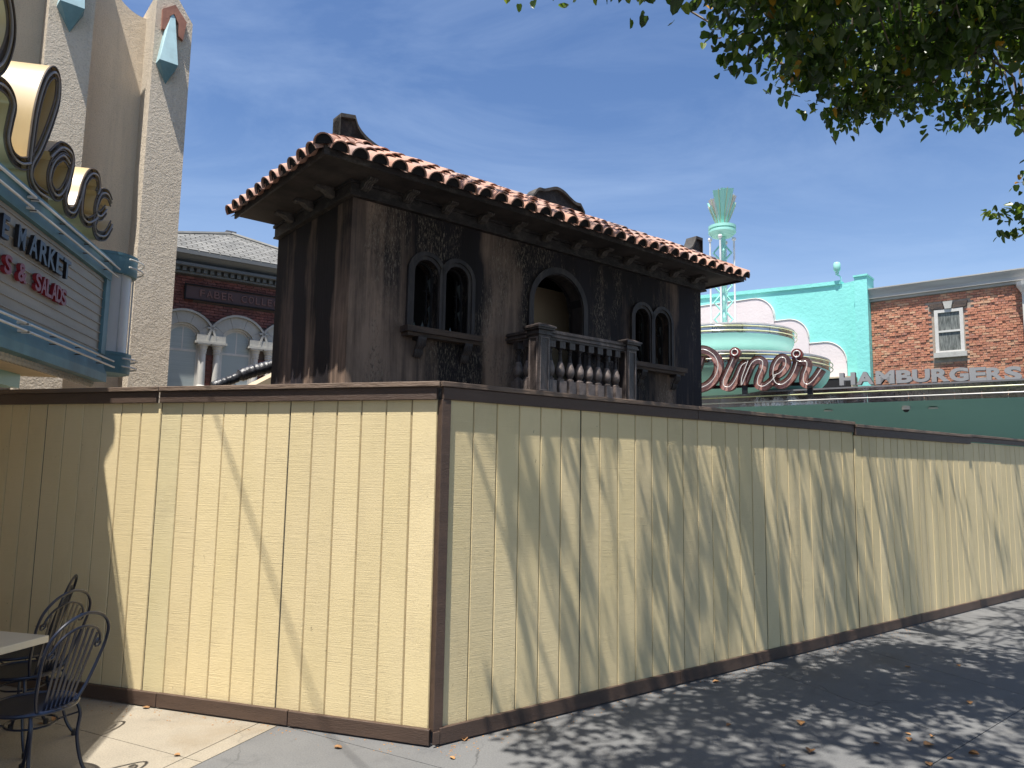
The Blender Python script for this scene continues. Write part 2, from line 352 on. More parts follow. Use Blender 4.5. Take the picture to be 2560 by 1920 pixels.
def glassm(name, col, rough=.12):
    m = pm(name, col, rough=rough, spec=.8, scale=1.5, vary=.3); return m
M_blind = pm('window_blind_behind_glass', (.44, .48, .47), (.33, .38, .38), .25, 2, (.3, 1, 60), spec=.5, coat=.15)
M_curtain = pm('lace_curtain_behind_glass', (.24, .25, .23), (.05, .055, .05), .5, 7, (4, 1, .5), spec=.3)
M_darkglass = pm('dark_window_glass', (.05, .055, .055), rough=.08, spec=.9)
M_teal = pm('turquoise_stucco', (.25, .70, .64), (.21, .62, .57), .75, .8, (1, 1, 1), .5, 8, vary=.1, bdist=.03)
M_tealpale = pm('mint_paint', (.36, .72, .62), (.31, .66, .56), .5, 1, vary=.06)
M_mauve = pm('pale_mauve_stucco', (.74, .66, .65), (.69, .61, .60), .8, 1, bump=.4, bscale=14, bdist=.02)
M_pinkwhite = pm('pale_pink_metal', (.66, .62, .60), rough=.4)
M_whitemetal = pm('white_metal', (.78, .76, .76), rough=.35)
M_soffteal = pm('sea_green_soffit', (.26, .50, .44), (.23, .45, .40), .35, .5, vary=.05, spec=.6)
M_chrome = pm('chrome_band', (.50, .50, .52), (.36, .36, .40), .16, 1.6, (1, 1, 3), .35, 2.2, (1, 1, .6), metal=1, bdist=.05)
M_rose = pm('rose_mirror_metal', (.70, .42, .35), (.34, .17, .14), .28, 3, (1, 1, 1), .4, 4, metal=.5, bdist=.04)
M_maroon = pm('maroon_enamel', (.17, .035, .03), rough=.35)
M_greymetal = pm('brushed_grey_letter', (.30, .305, .31), (.25, .255, .26), .5, 2, metal=0)
M_navy = pm('navy_letter_return', (.018, .025, .045), rough=.4)
M_chair = pm('navy_enamelled_iron', (.006, .011, .028), (.004, .007, .018), .3, 8, spec=.55)
M_table = pm('cream_table_top', (.66, .60, .47), rough=.35, vary=.05)
M_rubber = pm('black_rubber', (.02, .02, .022), rough=.6)
M_foil = pm('black_plastic_film', (.018, .018, .02), (.04, .04, .045), .36, 12, (1, 1, 1), .7, 14, spec=.6, bdist=.02)
M_tan = pm('tan_canvas', (.52, .42, .29), rough=.8)
M_bark = pm('grey_bark', (.20, .165, .125), (.12, .1, .08), .85, 12, bump=.5)
M_roofgrey = pm('grey_roofing', (.16, .16, .17), rough=.8)
def leafmat(name, col, tr):
    m, nt, b = nodes(name); v = coords(nt); g = nt.nodes.new('ShaderNodeNewGeometry')
    hv = nt.nodes.new('ShaderNodeHueSaturation'); hv.inputs['Color'].default_value = (*col, 1)
    nt.links.new(math_(nt, 'ADD', .6, math_(nt, 'MULTIPLY', g.outputs['Random Per Island'], .8)), hv.inputs['Value'])
    nt.links.new(hv.outputs[0], b.inputs['Base Color']); b.inputs['Roughness'].default_value = .38; b.inputs['Specular IOR Level'].default_value = .5
    t = nt.nodes.new('ShaderNodeBsdfTranslucent'); t.inputs[0].default_value = (*tr, 1)
    ms = nt.nodes.new('ShaderNodeMixShader'); ms.inputs[0].default_value = .38
    nt.links.new(b.outputs[0], ms.inputs[1]); nt.links.new(t.outputs[0], ms.inputs[2]); nt.links.new(ms.outputs[0], nt.nodes['Material Output'].inputs[0]); return m
M_leaf = [leafmat('green_leaf', (.045, .085, .020), (.16, .27, .03)), leafmat('dark_leaf', (.028, .055, .018), (.08, .15, .02)),
          leafmat('lime_leaf', (.12, .17, .03), (.36, .45, .04)), leafmat('yellow_leaf', (.50, .27, .03), (.6, .32, .03))]
M_dry = pm('dry_leaf', (.38, .20, .07), (.22, .11, .05), .8, 20, vary=.3, rand=True)
def concrete(name, col, col2):
    m, nt, b = nodes(name); g = nt.nodes.new('ShaderNodeNewGeometry'); v = g.outputs['Position']
    n = noise(nt, v, 1.1, (1, 1, 1), 8, .65, .3); f = noise(nt, v, 90, (1, 1, 1), 3, .7); st = noise(nt, v, 3.5, (1, 1, 1), 7, .7, .6, (3, 8, 1))
    c = mixc(nt, ramp(nt, n, [(.3, 0), (.72, 1)]), col, col2)
    c = mixc(nt, ramp(nt, f, [(.3, .5), (.5, 0), (.7, .0)]), c, tuple(x*.55 for x in col2))
    c = mixc(nt, ramp(nt, f, [(.56, 0), (.72, .35)]), c, tuple(min(1, x*1.5) for x in col))
    c = mixc(nt, ramp(nt, st, [(.56, 0), (.74, .6)]), c, tuple(x*.6 for x in col2))
    gm = nt.nodes.new('ShaderNodeTexVoronoi'); gm.inputs['Scale'].default_value = 2.3; nt.links.new(v, gm.inputs['Vector'])
    c = mixc(nt, ramp(nt, gm.outputs['Distance'], [(.045, .55), (.075, 0)]), c, tuple(x*.5 for x in col2))
    sp2 = noise(nt, v, .6, (1, 1, 1), 5, .7, 1.0, (12, 5, 0)); c = mixc(nt, ramp(nt, sp2, [(.55, 0), (.68, .5)]), c, tuple(x*y for x, y in zip(col2, (.85, .74, .58))))
    vo = nt.nodes.new('ShaderNodeTexVoronoi'); vo.feature = 'DISTANCE_TO_EDGE'; vo.inputs['Scale'].default_value = .42
    wv = nt.nodes.new('ShaderNodeVectorMath'); wv.operation = 'ADD'; nt.links.new(v, wv.inputs[0])
    wn_ = nt.nodes.new('ShaderNodeTexNoise'); wn_.inputs['Scale'].default_value = 2.5; wn_.inputs['Detail'].default_value = 6; nt.links.new(v, wn_.inputs[0])
    nt.links.new(mixc(nt, .72, wn_.outputs['Color'], (0., 0., 0.)), wv.inputs[1]); nt.links.new(wv.outputs[0], vo.inputs['Vector'])
    crk = math_(nt, 'MULTIPLY', ramp(nt, vo.outputs['Distance'], [(.0, 1), (.0035, 0)]), ramp(nt, noise(nt, v, .8, off=(9, 9, 0)), [(.5, 0), (.6, .6)]))
    c = mixc(nt, crk, c, (.03, .03, .03))
    nt.links.new(c, b.inputs['Base Color']); b.inputs['Roughness'].default_value = .85
    bu = nt.nodes.new('ShaderNodeBump'); bu.inputs['Strength'].default_value = .45; bu.inputs['Distance'].default_value = .006
    nt.links.new(f, bu.inputs['Height']); nt.links.new(bu.outputs[0], b.inputs['Normal']); return m
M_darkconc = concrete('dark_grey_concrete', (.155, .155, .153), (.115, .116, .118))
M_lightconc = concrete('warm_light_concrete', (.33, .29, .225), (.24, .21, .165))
M_base = pm('joint_grit', (.05, .046, .04), rough=.95)
def shadesmooth(o): o.data.polygons.foreach_set('use_smooth', [True]*len(o.data.polygons))

# ---------------- ground ----------------
g = MB(); g.add([(-400, -400, -.03), (400, -400, -.03), (400, 400, -.03), (-400, 400, -.03)], [(0, 1, 2, 3)])
ground = g.obj('ground', M_base, kind='structure')
def cut(poly, p, d):
    n = Vector((-d[1], d[0])); A = []; B = []
    for i in range(len(poly)):
        a, b = poly[i], poly[(i+1) % len(poly)]; sa = (a-p).dot(n); sb = (b-p).dot(n)
        (A if sa >= 0 else B).append(a)
        if (sa >= 0) != (sb >= 0):
            q = a+(b-a)*(sa/(sa-sb)); A.append(q); B.append(q)
    return A, B
def shrink(poly, g_):
    n = len(poly); out = []
    for i in range(n):
        a, b, c = poly[i-1], poly[i], poly[(i+1) % n]
        e1 = (b-a).normalized(); e2 = (c-b).normalized(); n1 = Vector((-e1.y, e1.x)); n2 = Vector((-e2.y, e2.x))
        den = 1+n1.dot(n2); out.append(b+(n1+n2)*(g_/max(den, .15)))
    return out
V2 = lambda a, b: Vector((a, b))
sheet = [V2(-60, -40), V2(60, -40), V2(60, 90), V2(-60, 90)]
bl = (V2(-1.71, 5.64), V2(.37, .93))
left, right = cut(sheet, *bl)
def splits(polys, lines):
    for p, d in lines:
        nxt = []
        for q in polys:
            for h in cut(q, p, d):
                if len(h) > 2: nxt.append(h)
        polys = nxt
    return polys
bn = Vector((.93, -.37))
ll = [(V2(-1.87, 5.68), V2(.36, .93)), (V2(-3.08, 5.51), V2(.9, -.43))]+[(V2(-3.08, 5.51)+V2(-.43, -.9)*k, V2(.9, -.43)) for k in (-3, -1.5, 1.5, 3, 4.5)]+[(V2(-4.2, 4.9), V2(.36, .93))]
rl = [(V2(-1.439, 5.539), V2(1.016, -.578)), (V2(2.594, 7.348), V2(.93, -2.15)), (V2(4.611, 6.739), V2(.93, -2.15)), (V2(4.367, 6.391), V2(.77, .64)), (V2(7.2, 8.2), V2(.93, -2.15))]
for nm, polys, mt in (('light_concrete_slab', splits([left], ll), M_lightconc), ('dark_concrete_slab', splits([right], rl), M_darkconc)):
    for q in polys:
        b = MB(); b.flat([(p.x, p.y) for p in shrink(q, .0035)], -.03+.001, 0); b.obj(nm, mt, ground)

# ---------------- hoarding fence ----------------
FR = Frame((-.519, 5.315), 52.82); FL = Frame((-3.525, 6.265), 107.53)
fence = thing('hoarding_fence', 'tall cream board hoarding with brown cap and baseboard, turning a corner', 'fence', loc=(0, 0, 0))
def M4(fr): return Matrix.Translation(fr.p) @ Matrix.Rotation(radians(90-fr.a), 4, 'Z')
def setf(o, fr, x=0, y=0, z=0, extra=None):
    o.parent = fence; m = M4(fr) @ Matrix.Translation((x, y, z)); o.matrix_local = m @ extra if extra else m; return o
def plankmesh(w, z0, z1, mat):
    b = MB(); h = w/2; c = .004; nseg = 1
    v = [(-h, 0.009, z0), (-h+c, 0, z0), (h-c, 0, z0), (h, 0.009, z0), (-h, 0.009, z1), (-h+c, 0, z1), (h-c, 0, z1), (h, 0.009, z1)]
    b.add(v, [(0, 1, 5, 4), (1, 2, 6, 5), (2, 3, 7, 6), (4, 5, 6, 7), (3, 2, 1, 0)])
    return b
cache = {}
def plank(parent, xloc, w, z0, z1, mat):
    k = (round(w, 3), z0, z1, mat.name)
    if k not in cache:
        cache[k] = plankmesh(w, z0, z1, mat).obj('plank', mat, parent); o = cache[k]
    else: o = inst(cache[k], parent)
    o.location = (xloc, 0, 0); o.rotation_euler = (0, radians(random.uniform(-.04, .04)), 0); return o
def panel(fr, x0, pitch, n, z1, yoff=0, special=None, z0=.09):
    W = pitch*n; b = MB(); b.box(.003, W-.003, .008, .022, z0, z1)
    p = b.obj('siding_panel', M_groove); setf(p, fr, x0, yoff)
    b2 = MB(); b2.box(-.0065, .0065, .0062, .0215, z0, z1); q = b2.obj('panel_joint', M_seam, p)
    for i in range(n): plank(p, pitch*(i+.5), pitch-(.0085 if i < n-1 else .011), z0, z1, special.get(i, M_plank) if special else M_plank)
    return p
pL = 1.253
for k, x0 in enumerate((-3.137, -1.884, -.631, .622, 1.875)):
    panel(FL, x0, pL/6, 6, 2.425, [0, .002, 0, .004, .001][k], {0: M_plank2} if k == 3 else None)
xs = .075
ends = []
for k in range(4): panel(FR, xs+k*1.318, 1.318/6, 6, 2.43, [0, -.002, .002, 0][k])
panel(FR, xs+4*1.318, .27, 2, 2.43, .002)
x2 = 5.885
for k in range(3): panel(FR, x2+k*1.115, 1.115/6, 6, 2.40, -.006)
x3 = x2+3*1.115
for k in range(4): panel(FR, x3+k*1.25, 1.25/6, 6, 2.42, .01+k*.004)
def trim(name, fr, x0, x1, y0, y1, z0, z1, mat, tilt=0):
    b = MB(); b.box(0, x1-x0, y0, y1, z0, z1); o = b.obj(name, mat)
    setf(o, fr, x0, 0, 0, Matrix.Rotation(radians(tilt), 4, 'Y'))
    bv = o.modifiers.new('bevel', 'BEVEL'); bv.width = .004; bv.segments = 2
    return o
LC = 3.148   # left run reaches the corner here
for x0, x1 in ((-3.2, .62), (.626, LC+.012)):
    trim('cap_board', FL, x0, x1, -.052, .06, 2.520, 2.558, M_browntop)
    trim('fascia_board', FL, x0, x1-.03, -.032, -.001, 2.424, 2.518, M_brown)
for x0, x1 in ((-.02, 2.9), (2.906, 5.86)):
    trim('cap_board', FR, x0, x1, -.05, .06, 2.5205, 2.5585, M_browntop, .02)
    trim('fascia_board', FR, max(x0, .0), x1, -.033, -.0025, 2.428, 2.5185, M_brown, .02)
trim('cap_board', FR, x2-.02, x3, -.06, .04, 2.492, 2.53, M_browntop); trim('fascia_board', FR, x2-.02, x3-.004, -.045, -.0085, 2.395, 2.4905, M_brown)
trim('cap_board', FR, x3+.004, x3+5, -.045, .05, 2.505, 2.54, M_browntop); trim('fascia_board', FR, x3+.004, x3+5, -.025, .0, 2.43, 2.503, M_brown)
for x0, x1 in ((-3.2, .8), (.806, 2.005), (2.012, LC+.0)): trim('baseboard', FL, x0, x1, -.036, -.001, .012, .118, M_brown, random.uniform(-.05, .05))
for x0, x1 in ((.045, 2.6), (2.606, 5.32), (5.326, 7.4), (7.406, 9.28), (9.29, 12), (12.006, 15)): trim('baseboard', FR, x0, x1, -.038, -.0085, .012, .122, M_brown, random.uniform(-.05, .05))
trim('corner_post', FR, -.005, .072, -.03, .045, .10, 2.427, M_brown); trim('corner_post', FR, -.012, .043, -.042, -.0315, .02, .105, M_brown)
trim('stud', FR, -.0, 14.8, .045, .09, 2.3, 2.39, M_tan); trim('stud', FL, -3.0, 3.0, .045, .09, 2.3, 2.39, M_tan)

# ---------------- burnt building ----------------
BF = Frame(at(853, 7.0), 50.5)
bb = thing('burnt_building', 'soot blackened plaster building with red tile roof and arched windows behind the fence', 'building', BF)
BL, BW, WT = 5.72, 1.90, 4.62
def wall_open(mb, x0, x1, z0, z1, ops, thick, mi=0):
    xs = [x0, x1]
    for (xc, hw, zb, zs) in ops: xs += [xc-hw+2*hw*i/14 for i in range(15)]
    xs = sorted(set(round(x, 5) for x in xs))
    def top(o, x): xc, hw, zb, zs = o; return zs+sqrt(max(0, hw*hw-(x-xc)**2))
    for a, b in zip(xs, xs[1:]):
        m = (a+b)/2; o = next((o for o in ops if abs(m-o[0]) < o[1]), None)
        if o is None: mb.add([(a,0,z0),(b,0,z0),(b,0,z1),(a,0,z1)], [(0,1,2,3)], mi)
        else:
            mb.add([(a,0,z0),(b,0,z0),(b,0,o[2]),(a,0,o[2])], [(0,1,2,3)], mi)
            mb.add([(a,0,top(o,a)),(b,0,top(o,b)),(b,0,z1),(a,0,z1)], [(0,1,2,3)], mi)
            mb.add([(a,0,top(o,a)),(a,thick,top(o,a)),(b,thick,top(o,b)),(b,0,top(o,b))], [(0,1,2,3)], mi)
            mb.add([(a,0,o[2]),(b,0,o[2]),(b,thick,o[2]),(a,thick,o[2])], [(0,1,2,3)], mi)
    for (xc, hw, zb, zs) in ops:
        for sx in (-1, 1):
            x = xc+sx*hw; mb.add([(x,0,zb),(x,thick,zb),(x,thick,zs),(x,0,zs)], [(0,1,2,3)], mi)
def arch_pts(xc, hw, zb, zs, n=16, cut=None):
    return [(xc-hw, zb)]+[(xc-hw*cos(pi*i/n), zs+hw*sin(pi*i/n)) for i in range(n+1)]+[(xc+hw, zb)]
def arch_ring(mb, xc, hw, zb, zs, w, y0, y1, n=16, mi=0):
    a = arch_pts(xc, hw, zb, zs, n); b = arch_pts(xc, hw+w, zb, zs, n); k = len(a)
    v = [(x, y0, z) for x, z in a]+[(x, y0, z) for x, z in b]+[(x, y1, z) for x, z in a]+[(x, y1, z) for x, z in b]
    f = []
    for i in range(k-1): f += [(i, i+1, k+i+1, k+i), (i, 2*k+i, 2*k+i+1, i+1), (k+i, k+i+1, 3*k+i+1, 3*k+i)]
    f += [(0, k, 3*k, 2*k), (k-1, 3*k-1, 4*k-1, 2*k-1)]
    mb.add(v, f, mi)
wins = [(.885, .150, 3.365, 3.965), (1.28, .150, 3.365, 3.965), (4.375, .150, 3.365, 3.975), (4.79, .150, 3.365, 3.975)]
door = (2.815, .42, 2.70, 3.90)
b = MB(); wall_open(b, 0, BL, 0, WT, wins+[door], .24)
b.obj('front_wall', M_soot_front, bb)
b = MB(); b.add([(0,BW,0),(0,0,0),(0,0,WT),(0,BW,WT)], [(0,1,2,3)]); b.obj('side_wall', M_soot_side, bb)
b = MB(); b.add([(BL,0,0),(BL,BW,0),(BL,BW,WT),(BL,0,WT)], [(0,1,2,3)]); b.obj('side_wall', M_soot_side, bb)
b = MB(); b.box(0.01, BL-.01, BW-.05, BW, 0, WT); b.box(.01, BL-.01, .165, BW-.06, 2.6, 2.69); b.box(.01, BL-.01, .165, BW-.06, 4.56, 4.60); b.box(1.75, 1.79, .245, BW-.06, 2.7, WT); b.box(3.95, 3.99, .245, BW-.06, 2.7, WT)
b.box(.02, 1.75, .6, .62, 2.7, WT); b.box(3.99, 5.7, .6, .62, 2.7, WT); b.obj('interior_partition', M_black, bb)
b = MB(); b.box(2.66, 3.94, .95, .97, 2.7, 4.42); b.box(2.50, 2.54, 1.05, 1.9, 2.7, 4.33); b.box(2.50, 2.66, 1.06, 1.08, 2.7, 4.35); b.obj('room_wall', M_beige, bb)
for i, (xc, hw, zb, zs) in enumerate(wins):
    b = MB(); arch_ring(b, xc, hw, zb, zs, .042, -.022, .05); arch_ring(b, xc, hw+.042, zb, zs, .045 if 1 else .05, -.038, -.001)
    w = b.obj('window_surround', M_char2, bb)
    b = MB(); arch_ring(b, xc, hw-.022, zb, zs, .021, .09, .12); b.box(xc+.075, xc+.085, .1, .115, zb+.1, zs+.02); b.box(xc+.04, xc+.13, .1, .115, zs-.16, zs-.15); b.obj('burnt_sash', M_black, w)
    b = MB()
    for k in range(3):
        x = xc-.12+.1*k+R_()*.03; h = .05+R_()*.12; b.prism([(x, zb), (x+.05+R_()*.03, zb), (x+.02+R_()*.03, zb+h)], .104, .108)
    for k in range(2):
        x = xc+.13; z = zs-.3*k; b.prism([(x, z), (x, z-.12-R_()*.1), (x-.03-R_()*.04, z-.04)], .104, .108)
    b.obj('glass_shard', M_darkglass, w)
b = MB(); arch_ring(b, door[0], door[1], door[2], door[3], .075, -.03, .02); arch_ring(b, door[0], door[1]-.012, door[2], door[3], .011, -.012, .17); b.obj('door_surround', M_char2, bb)
for x0, x1 in ((.59, 1.555), (4.10, 5.19)):
    b = MB(); b.box(x0, x1, -.15, .0, 3.300, 3.362); b.box(x0+.02, x1-.02, -.12, 0, 3.262, 3.298); o = b.obj('window_sill', M_sill, bb)
    for xx in (x0+.2, x1-.17):
        b = MB()
        for k in range(4):
            b.tube([(xx-.036+k*.024, -.11, 3.25), (xx-.036+k*.024, -.10, 3.19), (xx-.036+k*.024, -.055, 3.14), (xx-.036+k*.024, -.05, 3.10), (xx-.036+k*.024, -.02, 3.06)], [.016, .02, .013, .018, .012], 6)
        b.box(xx-.05, xx+.05, -.125, -.001, 3.235, 3.2615); b.obj('sill_bracket', M_char2, bb, True)
b = MB()
for (y0, y1, z0, z1) in ((-.05, 0, 4.60, 4.735), (-.065, 0, 4.59, 4.612), (-.075, -.0, 4.715, 4.75)):
    b.box(-.0+y0, BL-y0, y0, -.0005, z0, z1); b.box(y0, -.0005, 0.0005, BW, z0+.0005, z1-.0005); b.box(BL+.0005, BL-y0-.0005, .0005, BW, z0+.0005, z1-.0005)
b.obj('cornice_band', M_char, bb)
EO = .5
X0, X1, Y0, Y1 = -.545, BL+.38, -.5, BW-.12
b = MB(); b.box(X0+.02, X1-.02, Y0+.02, BW-.06, 4.745, 4.765); b.obj('soffit', M_soffit, bb)
b = MB(); b.box(X0, X1, Y0, Y0+.019, 4.715, 4.80); b.box(X0, X0+.019, Y0+.0195, BW-.04, 4.716, 4.799); b.box(X1-.019, X1, Y0+.0195, BW-.04, 4.716, 4.799); b.obj('fascia', M_char, bb)
SL = .575; RX, RY = .42, .42; ZE = 4.775
zr = ZE+SL*(RY-Y0)
b = MB(); b.add([(X0, Y0, ZE), (X1, Y0, ZE), (X1-(RY-Y0), RY, zr), (X0+(RY-Y0), RY, zr), (X0, BW+.1, ZE), (X0+(RY-Y0), BW+.1, zr), (X1, BW+.1, ZE), (X1-(RY-Y0), BW+.1, zr)],
             [(0,1,2,3),(4,0,3,5),(1,6,7,2),(3,2,7,5)]); b.obj('roof_deck', M_char, bb)
# eave brackets
def bracket_mesh():
    b = MB(); pr = [(0, 0), (-.17, 0), (-.20, -.015), (-.20, -.035), (-.17, -.045), (-.13, -.04), (-.09, -.055), (-.06, -.085), (-.03, -.09), (0, -.10)]
    for k in range(4):
        x = -.045+k*.024
        v = [(x, y, z) for y, z in pr]+[(x+.017, y, z) for y, z in pr]; n = len(pr)
        b.add(v, [tuple(range(n)), tuple(range(2*n-1, n-1, -1))]+[(i, n+i, n+(i+1)%n, (i+1)%n) for i in range(n)])
    b.box(-.05, .055, -.15, 0, -.022, -.001); return b
br0 = bracket_mesh().obj('eave_bracket', M_bracket, bb); br0.location = (.09, -.06, 4.752)
for k in range(1, 12): inst(br0, bb, (.09+.487*k, -.06, 4.752))
for k, y in enumerate((.33, .84, 1.36)): inst(br0, bb, (-.06, y, 4.752), (0, 0, -pi/2))
# roof tiles
def tile_mesh(r0=.092, r1=.076, L_=.34, t=.011, n=9, flip=False):
    b = MB(); v = []
    for (r, y) in ((r0, 0), (r1, L_)):
        for q in (r, r-t):
            for i in range(n+1):
                a = pi*i/n; v.append((-q*cos(a), y, (q*sin(a))*(1.0) if not flip else -(q*sin(a))*.6))
    m = n+1; f = []
    for i in range(n):
        f += [(i, i+1, 2*m+i+1, 2*m+i), (m+i+1, m+i, 3*m+i, 3*m+i+1), (i+1, i, m+i, m+i+1), (2*m+i, 2*m+i+1, 3*m+i+1, 3*m+i)]
    f += [(0, 2*m, 3*m, m), (n, m+n, 3*m+n, 2*m+n)]
    b.add(v, f)
    if not flip:   # sooted mortar packed under the tile end
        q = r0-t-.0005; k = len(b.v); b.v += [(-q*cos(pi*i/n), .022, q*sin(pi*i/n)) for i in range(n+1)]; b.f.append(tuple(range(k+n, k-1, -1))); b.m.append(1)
    return b
slope = math.atan(SL)
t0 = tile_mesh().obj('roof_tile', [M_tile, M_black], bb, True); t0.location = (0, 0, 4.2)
pan0 = tile_mesh(.07, .062, .34, .01, 6, True).obj('pan_tile', M_tile, bb, True); pan0.location = (.3, .7, 4.5)
first = [True]
pitch = .2045; ncol = int(round((X1-X0)/pitch)); pitch = (X1-X0)/ncol
ex = .268
def put(o, x, y, z, rz, jit=1):
    c = inst(o, bb, (x+random.uniform(-.008, .008)*jit, y+random.uniform(-.012, .012), z+random.uniform(-.004, .007)), (slope-.035+random.uniform(-.025, .025), random.uniform(-.05, .05), rz+random.uniform(-.04, .04)))
    return c
for i in range(ncol):
    x = X0+pitch*(i+.5)
    for k in range(4):
        y = Y0-.085+k*ex*cos(slope)
        if y-Y0 > min(x-X0, X1-x)+.03: continue
        put(t0, x, y, ZE+.004+SL*(y-Y0)+.006*k+.012, 0)
    for k in range(4):
        y = Y0-.05+k*ex*cos(slope)
        if i and y-Y0 < min(x-pitch/2-X0, X1-x+pitch/2)+.02: put(pan0, x-pitch/2, y, ZE+.006+SL*(y-Y0)+.038, 0)
nl = 11; pl = (BW+.0-Y0)/nl
for i in range(nl):
    y = Y0+pl*(i+.5)
    for k in range(3):
        d = -.075+k*ex*cos(slope)
        if d > (y-Y0)+.03 or (k and d > (y-Y0)-.25): continue
        put(t0, X0+d, y, ZE+.004+SL*d+.006*k+.012, -pi/2)
        if i and d < (y-pl/2-Y0): put(pan0, X0+d, y-pl/2, ZE+.006+SL*d+.038, -pi/2)
        # right hip
        put(t0, X1-d, y, ZE+.004+SL*d+.006*k+.012, pi/2)
for k in range(4):
    d = -.03+k*.17
    for sx, rz in ((X0+d, -pi/4), (X1-d, pi/4)):
        inst(t0, bb, (sx, Y0+d, ZE+.015+SL*d+.02), (math.atan(SL/1.414), 0, rz), (1.05, 1, 1.05))
bpy.data.objects.remove(t0); bpy.data.objects.remove(pan0)
# curved parapet pieces behind the ridge
def scroll(pts, y, name):
    b = MB(); base = [(pts[-1][0], 4.9), (pts[0][0], 4.9)]; b.prism(list(pts)+base, y, y+.13, 0); o = b.obj(name, M_char, bb)
    b = MB(); n = len(pts); v = []
    for x, z in pts: v += [(x, y-.035, z-.02), (x, y-.035, z+.022), (x, y+.16, z+.022), (x, y+.16, z-.02)]
    f = [(4*i+j, 4*i+(j+1)%4, 4*i+4+(j+1)%4, 4*i+4+j) for i in range(n-1) for j in range(4)]+[(3, 2, 1, 0), (4*n-4, 4*n-3, 4*n-2, 4*n-1)]
    b.add(v, f); b.obj('parapet_coping', M_scroll, o); return o
sp = lambda p, k=5: [(q.x, q.y) for q in spline([(a, c, 0) for a, c in p], k)]
scroll([(.10, 5.2), (.10, 5.70), (.27, 5.73)]+sp([(.275, 5.72), (.32, 5.62), (.41, 5.54), (.54, 5.48), (.72, 5.43), (.9, 5.4)]), .6, 'scrolled_parapet')
scroll([(2.86, 5.3), (2.88, 5.50)]+sp([(2.885, 5.51), (2.97, 5.62), (3.07, 5.635), (3.16, 5.67), (3.30, 5.72), (3.44, 5.70), (3.56, 5.64), (3.66, 5.60), (3.76, 5.60)])+[(3.84, 5.5), (3.87, 5.3)], .6, 'curved_parapet')
scroll(sp([(5.55, 5.26), (5.72, 5.28), (5.82, 5.34), (5.89, 5.45)])+[(5.92, 5.52), (6.08, 5.52), (6.08, 5.1)], .24, 'scrolled_parapet')
# balcony
BX0, BX1, BY, BZ = 2.0, 3.555, -.43, 2.72
b = MB(); b.box(BX0-.06, BX1+.06, BY-.22, -.002, BZ-.16, BZ); b.box(BX0, BX1, BY-.16, -.002, BZ-.24, BZ-.161); b.obj('balcony_floor', M_bal, bb)
for x0 in (BX0-.03, BX1-.15):
    b = MB(); x1 = x0+.17; y0, y1 = BY-.17, BY
    b.box(x0, x1, y0, y1, BZ, 3.40)
    for (e, za, zb_) in ((.02, 3.385, 3.405), (.012, 3.405, 3.425), (.035, 3.44, 3.462), (.05, 3.462, 3.482)): b.box(x0-e, x1+e, y0-e, y1+e, za+.0005, zb_)
    cx, cy = (x0+x1)/2, (y0+y1)/2
    b.add([(x0-.05, y0-.05, 3.482), (x1+.05, y0-.05, 3.482), (x1+.05, y1+.05, 3.482), (x0-.05, y1+.05, 3.482), (x0+.02, y0+.02, 3.515), (x1-.02, y0+.02, 3.515), (x1-.02, y1-.02, 3.515), (x0+.02, y1-.02, 3.515)], [(0,1,5,4),(1,2,6,5),(2,3,7,6),(3,0,4,7),(4,5,6,7)])
    b.box(x0, x1, y0, y1, 3.425, 3.4405)
    p = b.obj('pedestal', M_bal, bb)
    b = MB()
    for fx in (0, 1):      # raised rim round the sunk panel on the two outer faces
        for (a0, a1, z0, z1) in ((.02, .032, BZ+.05, 3.36), (.138, .15, BZ+.05, 3.36), (.032, .138, BZ+.05, BZ+.062), (.032, .138, 3.348, 3.36)):
            if fx == 0: b.box(x0+a0, x0+a1, y0-.008, y0-.0005, z0, z1)
            else: b.box(x0-.008, x0-.0005, y0+a0, y0+a1, z0, z1)
    b.obj('panel_moulding', M_balhi, p)
def rail(name, x0, x1, y0, y1, par=bb):
    b = MB(); ax = abs(x1-x0) > abs(y1-y0)
    for (h, za, zb_) in ((.052, 3.352, 3.378), (.07, 3.378, 3.402), (.048, 3.402, 3.424), (.066, 3.424, 3.446), (.05, 3.446, 3.462)):
        if ax: b.box(x0, x1, y0-h, y0+h, za+.0004, zb_)
        else: b.box(x0-h, x0+h, y0, y1, za+.0004, zb_)
    o = b.obj(name, M_bal, par); return o
rail('handrail', BX0+.14, BX1-.15, BY-.085, BY-.085); rail('handrail', BX0+.055, BX0+.055, BY, -.002); rail('handrail', BX1-.065, BX1-.065, BY, -.002)
def baluster():
    b = MB(); b.box(-.043, .043, -.043, .043, 3.275, 3.352); o = b.obj('baluster', M_bal, bb)
    b = MB(); b.box(-.055, .055, -.055, .055, BZ, 2.905); b.obj('baluster_block', M_balhi, o)
    b = MB(); b.lathe([(.048, 2.905), (.05, 2.925), (.03, 2.938), (.028, 2.95), (.036, 2.958), (.050, 2.985), (.056, 3.02), (.050, 3.06), (.036, 3.10), (.0285, 3.125)], n=16); b.lathe([(.0285, 3.125), (.024, 3.14), (.019, 3.18), (.018, 3.215), (.026, 3.225), (.018, 3.235), (.02, 3.255), (.038, 3.275)], n=16, mi=1)
    b.obj('turned_shaft', [M_balhi, M_char2], o, True); return o
bal = baluster()
first = True
spots = [(2.218+.1525*k, BY-.085) for k in range(8)]+[(BX0+.055, y) for y in (-.33, -.16)]+[(BX1-.065, y) for y in (-.33, -.16)]
for k, (x, y) in enumerate(spots):
    o = bal if k == 0 else dup(bal, bb); o.location = (x, y, 0)

